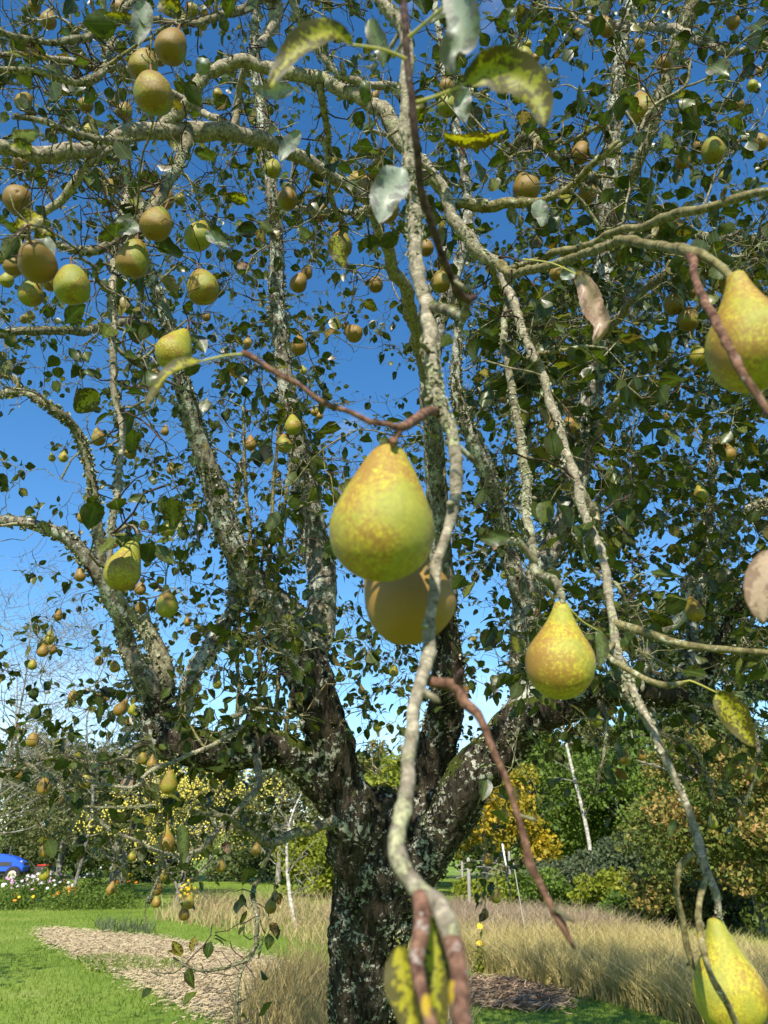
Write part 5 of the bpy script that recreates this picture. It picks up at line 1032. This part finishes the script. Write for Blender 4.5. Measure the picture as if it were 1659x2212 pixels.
HL([(1292, 1362, .97), (1302, 1400, .965), (1294, 1442, .96)], 14, leaf_grn, [(1218, 1300, .95), (1255, 1340, .96), (1292, 1362, .97)], 'green leaf edge on behind the golden pear')
HL([(925, 1975, .44), (935, 2050, .43), (940, 2130, .42), (955, 2230, .41)], 34, leaf_yel, None, 'blurred yellow leaf between the lowest hanging twigs', tint=.3)
HL([(862, 2040, .42), (872, 2110, .41), (885, 2180, .40), (905, 2260, .39)], 44, leaf_yel, None, 'blurred leaf at the bottom left of the lowest twigs', roll=.6, tint=.8)
HL([(798, 42, .9), (812, 75, .89), (826, 105, .88), (830, 150, .88)], 21, leaf_grn, None, None, roll=.4)
HL([(632, 190, 1.0), (600, 196, .99), (570, 196, .98), (545, 188, .97)], 17, leaf_gry, None, None, tint=.1)
HL([(648, 282, 1.1), (630, 305, 1.1), (615, 325, 1.09), (606, 350, 1.08)], 17, leaf_gry, None, None, tint=0)
HL([(312, 0, 1.1), (308, 35, 1.1), (303, 65, 1.1), (298, 98, 1.1)], 22, leaf_gry, None, None, tint=.5)
HL([(225, 32, 1.1), (260, 36, 1.1), (290, 42, 1.1), (315, 60, 1.1)], 9, leaf_yel, None, None)
HL([(215, 850, 1.4), (195, 860, 1.4), (178, 875, 1.4), (163, 890, 1.4)], 26, leaf_yel, None, None, tint=.1)
HL([(1102, 1165, 1.0), (1080, 1160, 1.0), (1060, 1165, 1.0), (1036, 1160, 1.0)], 19, leaf_grn, None, None, tint=.1)
HL([(1012, 190, .95), (1000, 215, .95), (1000, 240, .95), (1005, 268, .95)], 20, leaf_gry, None, None, wave=.3)
HL([(725, 508, 1.6), (728, 535, 1.6), (735, 555, 1.6), (742, 580, 1.6)], 20, leaf_yel, None, None, tint=.1)
HL([(392, 1780, 1.9), (395, 1810, 1.9), (398, 1840, 1.9), (395, 1865, 1.9)], 14, leaf_grn, None, None, tint=.8)
HL([(1170, 430, 1.5), (1165, 450, 1.5), (1172, 470, 1.5), (1168, 490, 1.5)], 18, leaf_gry, None, None, tint=.6)
HL([(1460, 1770, 2.5), (1450, 1790, 2.5), (1445, 1810, 2.5)], 8, leaf_grn, None, None)
for (x, y, d, ang, ln, hf, mt) in ((60, 475, 1.3, 200, 60, 24, leaf_yel), (95, 540, 1.3, 80, 70, 30, leaf_gry), (100, 510, 1.35, 100, 50, 22, leaf_yel), (60, 290, 1.35, 20, 60, 18, leaf_gry), (45, 315, 1.3, 160, 50, 16, leaf_yel), (280, 490, 1.5, 190, 60, 16, leaf_gry), (470, 515, 1.5, -20, 60, 13, leaf_gry), (510, 425, 1.5, 160, 55, 14, leaf_yel), (365, 10, 1.2, 150, 50, 22, leaf_yel), (900, 240, 1.1, 100, 45, 22, leaf_yel), (790, 195, 1.2, 100, 60, 12, leaf_grn), (1100, 30, 1.4, 60, 50, 14, leaf_grn), (655, 500, 1.6, 130, 36, 14, leaf_gry), (440, 140, 1.4, 100, 45, 16, leaf_gry), (1230, 590, 1.6, 20, 44, 14, leaf_gry), (200, 805, 1.6, 150, 44, 9, leaf_grn), (295, 1075, 1.7, 180, 40, 10, leaf_grn), (1440, 300, 1.6, 120, 46, 14, leaf_gry)):
    a = R_(ang); dx, dy = math.cos(a)*ln/2, -math.sin(a)*ln/2
    HL([(x-dx, y-dy, d), (x-dx*.3+dy*.1, y-dy*.3, d-.01), (x+dx*.4, y+dy*.4+3, d-.015), (x+dx, y+dy+6, d-.01)], hf, mt, None, None, roll=random.uniform(-.5, .5), tint=random.random(), wave=.2)

# lichen tufts standing off the bark
def lichen(keys, n, rmin, rmax, mat, name):
    Vs = []; Fs = []; Ts = []; c = 0; tot = sum(len(LP[k][0]) for k in keys)
    mb = MB()
    for k in keys:
        P, R = LP[k]; T, U, B = frames(P); m = int(n*len(P)/tot); idx = rg.integers(0, len(P), m); a = rg.uniform(0, 6.28, m)
        for i, aa in zip(idx, a):
            if mnoise.noise(Vector(P[i])*5+Vector((math.cos(aa), math.sin(aa), 0))*1.2) < -.05: continue
            nn = U[i]*math.cos(aa)+B[i]*math.sin(aa); q = P[i]+nn*R[i]*1.0+T[i]*rg.uniform(-.02, .02); s = rg.uniform(rmin, rmax)
            e1 = np.cross(nn, rg.normal(0, 1, 3)); e1 /= np.linalg.norm(e1); e2 = np.cross(nn, e1); tl = rg.normal(0, .5)
            ring = [q+nn*(.004+s*(.35+.5*rg.random()))+(e1*math.cos(b)+e2*math.sin(b))*s*rg.uniform(.6, 1.2)+nn*tl*s*math.cos(b) for b in (0, 1.57, 3.14, 4.71)]
            mb.add(np.array([q-nn*.004]+ring), np.array([(0, 1, 2, 2), (0, 2, 3, 3), (0, 3, 4, 4), (0, 4, 1, 1)])[:, [0, 1, 2, 3]], np.array([rg.random(), 0, 0]))
    V = np.vstack(mb.V); F = np.vstack(mb.F)[:, :3]
    tag(obj(name, mesh(name, V, F, mat, np.vstack(mb.T), False), tree), kind='stuff')
lich_m = foliage('lichen', [(0, (.12, .13, .06)), (.5, (.29, .29, .18)), (1, (.47, .46, .34))], .1, .9, 30)
moss_m = foliage('moss', [(0, (.03, .04, .008)), (.5, (.08, .10, .015)), (1, (.15, .17, .03))], .1, .9, 30)
lichen(['A', 'A2', 'B', 'B1', 'B2', 'B3', 'C', 'D', 'E', 'E2', 'D2', 'D3', 'E3'], 15000, .004, .010, lich_m, 'lichen_tufts')
def crust(P, R, T, rmin, rmax, mat, name):
    m = len(P); sd = np.cross(T, rg.normal(0, 1, (m, 3))); sd /= np.linalg.norm(sd, axis=1)[:, None]+1e-9; sd[:, 2] += .35; sd -= T*np.einsum('ij,ij->i', sd, T)[:, None]; sd /= np.linalg.norm(sd, axis=1)[:, None]+1e-9
    s_ = np.minimum(rg.uniform(rmin, rmax, m), R*.8)[:, None]; q = P+sd*R[:, None]*.95; e1 = np.cross(sd, rg.normal(0, 1, (m, 3))); e1 /= np.linalg.norm(e1, axis=1)[:, None]; e2 = np.cross(sd, e1)
    cs = [q-sd*.001]+[q+sd*s_*rg.uniform(.3, 1.0, (m, 1))+(e1*math.cos(b)+e2*math.sin(b))*s_*rg.uniform(.6, 1.2, (m, 1)) for b in (0, 1.57, 3.14, 4.71)]
    V = np.stack(cs, 1).reshape(-1, 3); F = (np.arange(m)[:, None, None]*5+np.array([(0, 1, 2), (0, 2, 3), (0, 3, 4), (0, 4, 1)])[None]).reshape(-1, 3); tt = np.repeat(rg.uniform(0, 1, m), 5)
    tag(obj(name, mesh(name, V, F, mat, np.stack([tt, tt, tt], -1), False), tree), kind='stuff')
PB = np.vstack([p for p, q in LPB]); RB = np.concatenate([q for p, q in LPB]); TB = np.vstack([np.gradient(p, axis=0) for p, q in LPB]); TB /= np.linalg.norm(TB, axis=1)[:, None]+1e-9
cl = np.array([mnoise.noise(Vector(p)*6) for p in PB]); wt = np.clip(cl+.12, 0.02, 1); ix = rg.choice(len(PB), 11000, p=wt/wt.sum()); xx_, yy_, dd_ = proj(PB[ix]); ix = ix[dd_ > .75]
crust(PB[ix]+TB[ix]*rg.uniform(-.01, .01, (len(ix), 1)), RB[ix], TB[ix], .0015, .0045, lich_m, 'branch_lichen')
gn_ = np.where(AG[:n] & (AR[:n] > .0035))[0]; ix = rg.choice(gn_, 12000); crust(A[ix]+AD[ix]*rg.uniform(-.02, .02, (len(ix), 1)), AR[ix], AD[ix], .002, .006, lich_m, 'bough_lichen')
lichen(['T'], 6500, .004, .009, lich_m, 'trunk_lichen_tufts')
lichen(['B', 'D', 'A', 'T', 'C'], 3500, .004, .010, moss_m, 'moss_tufts')
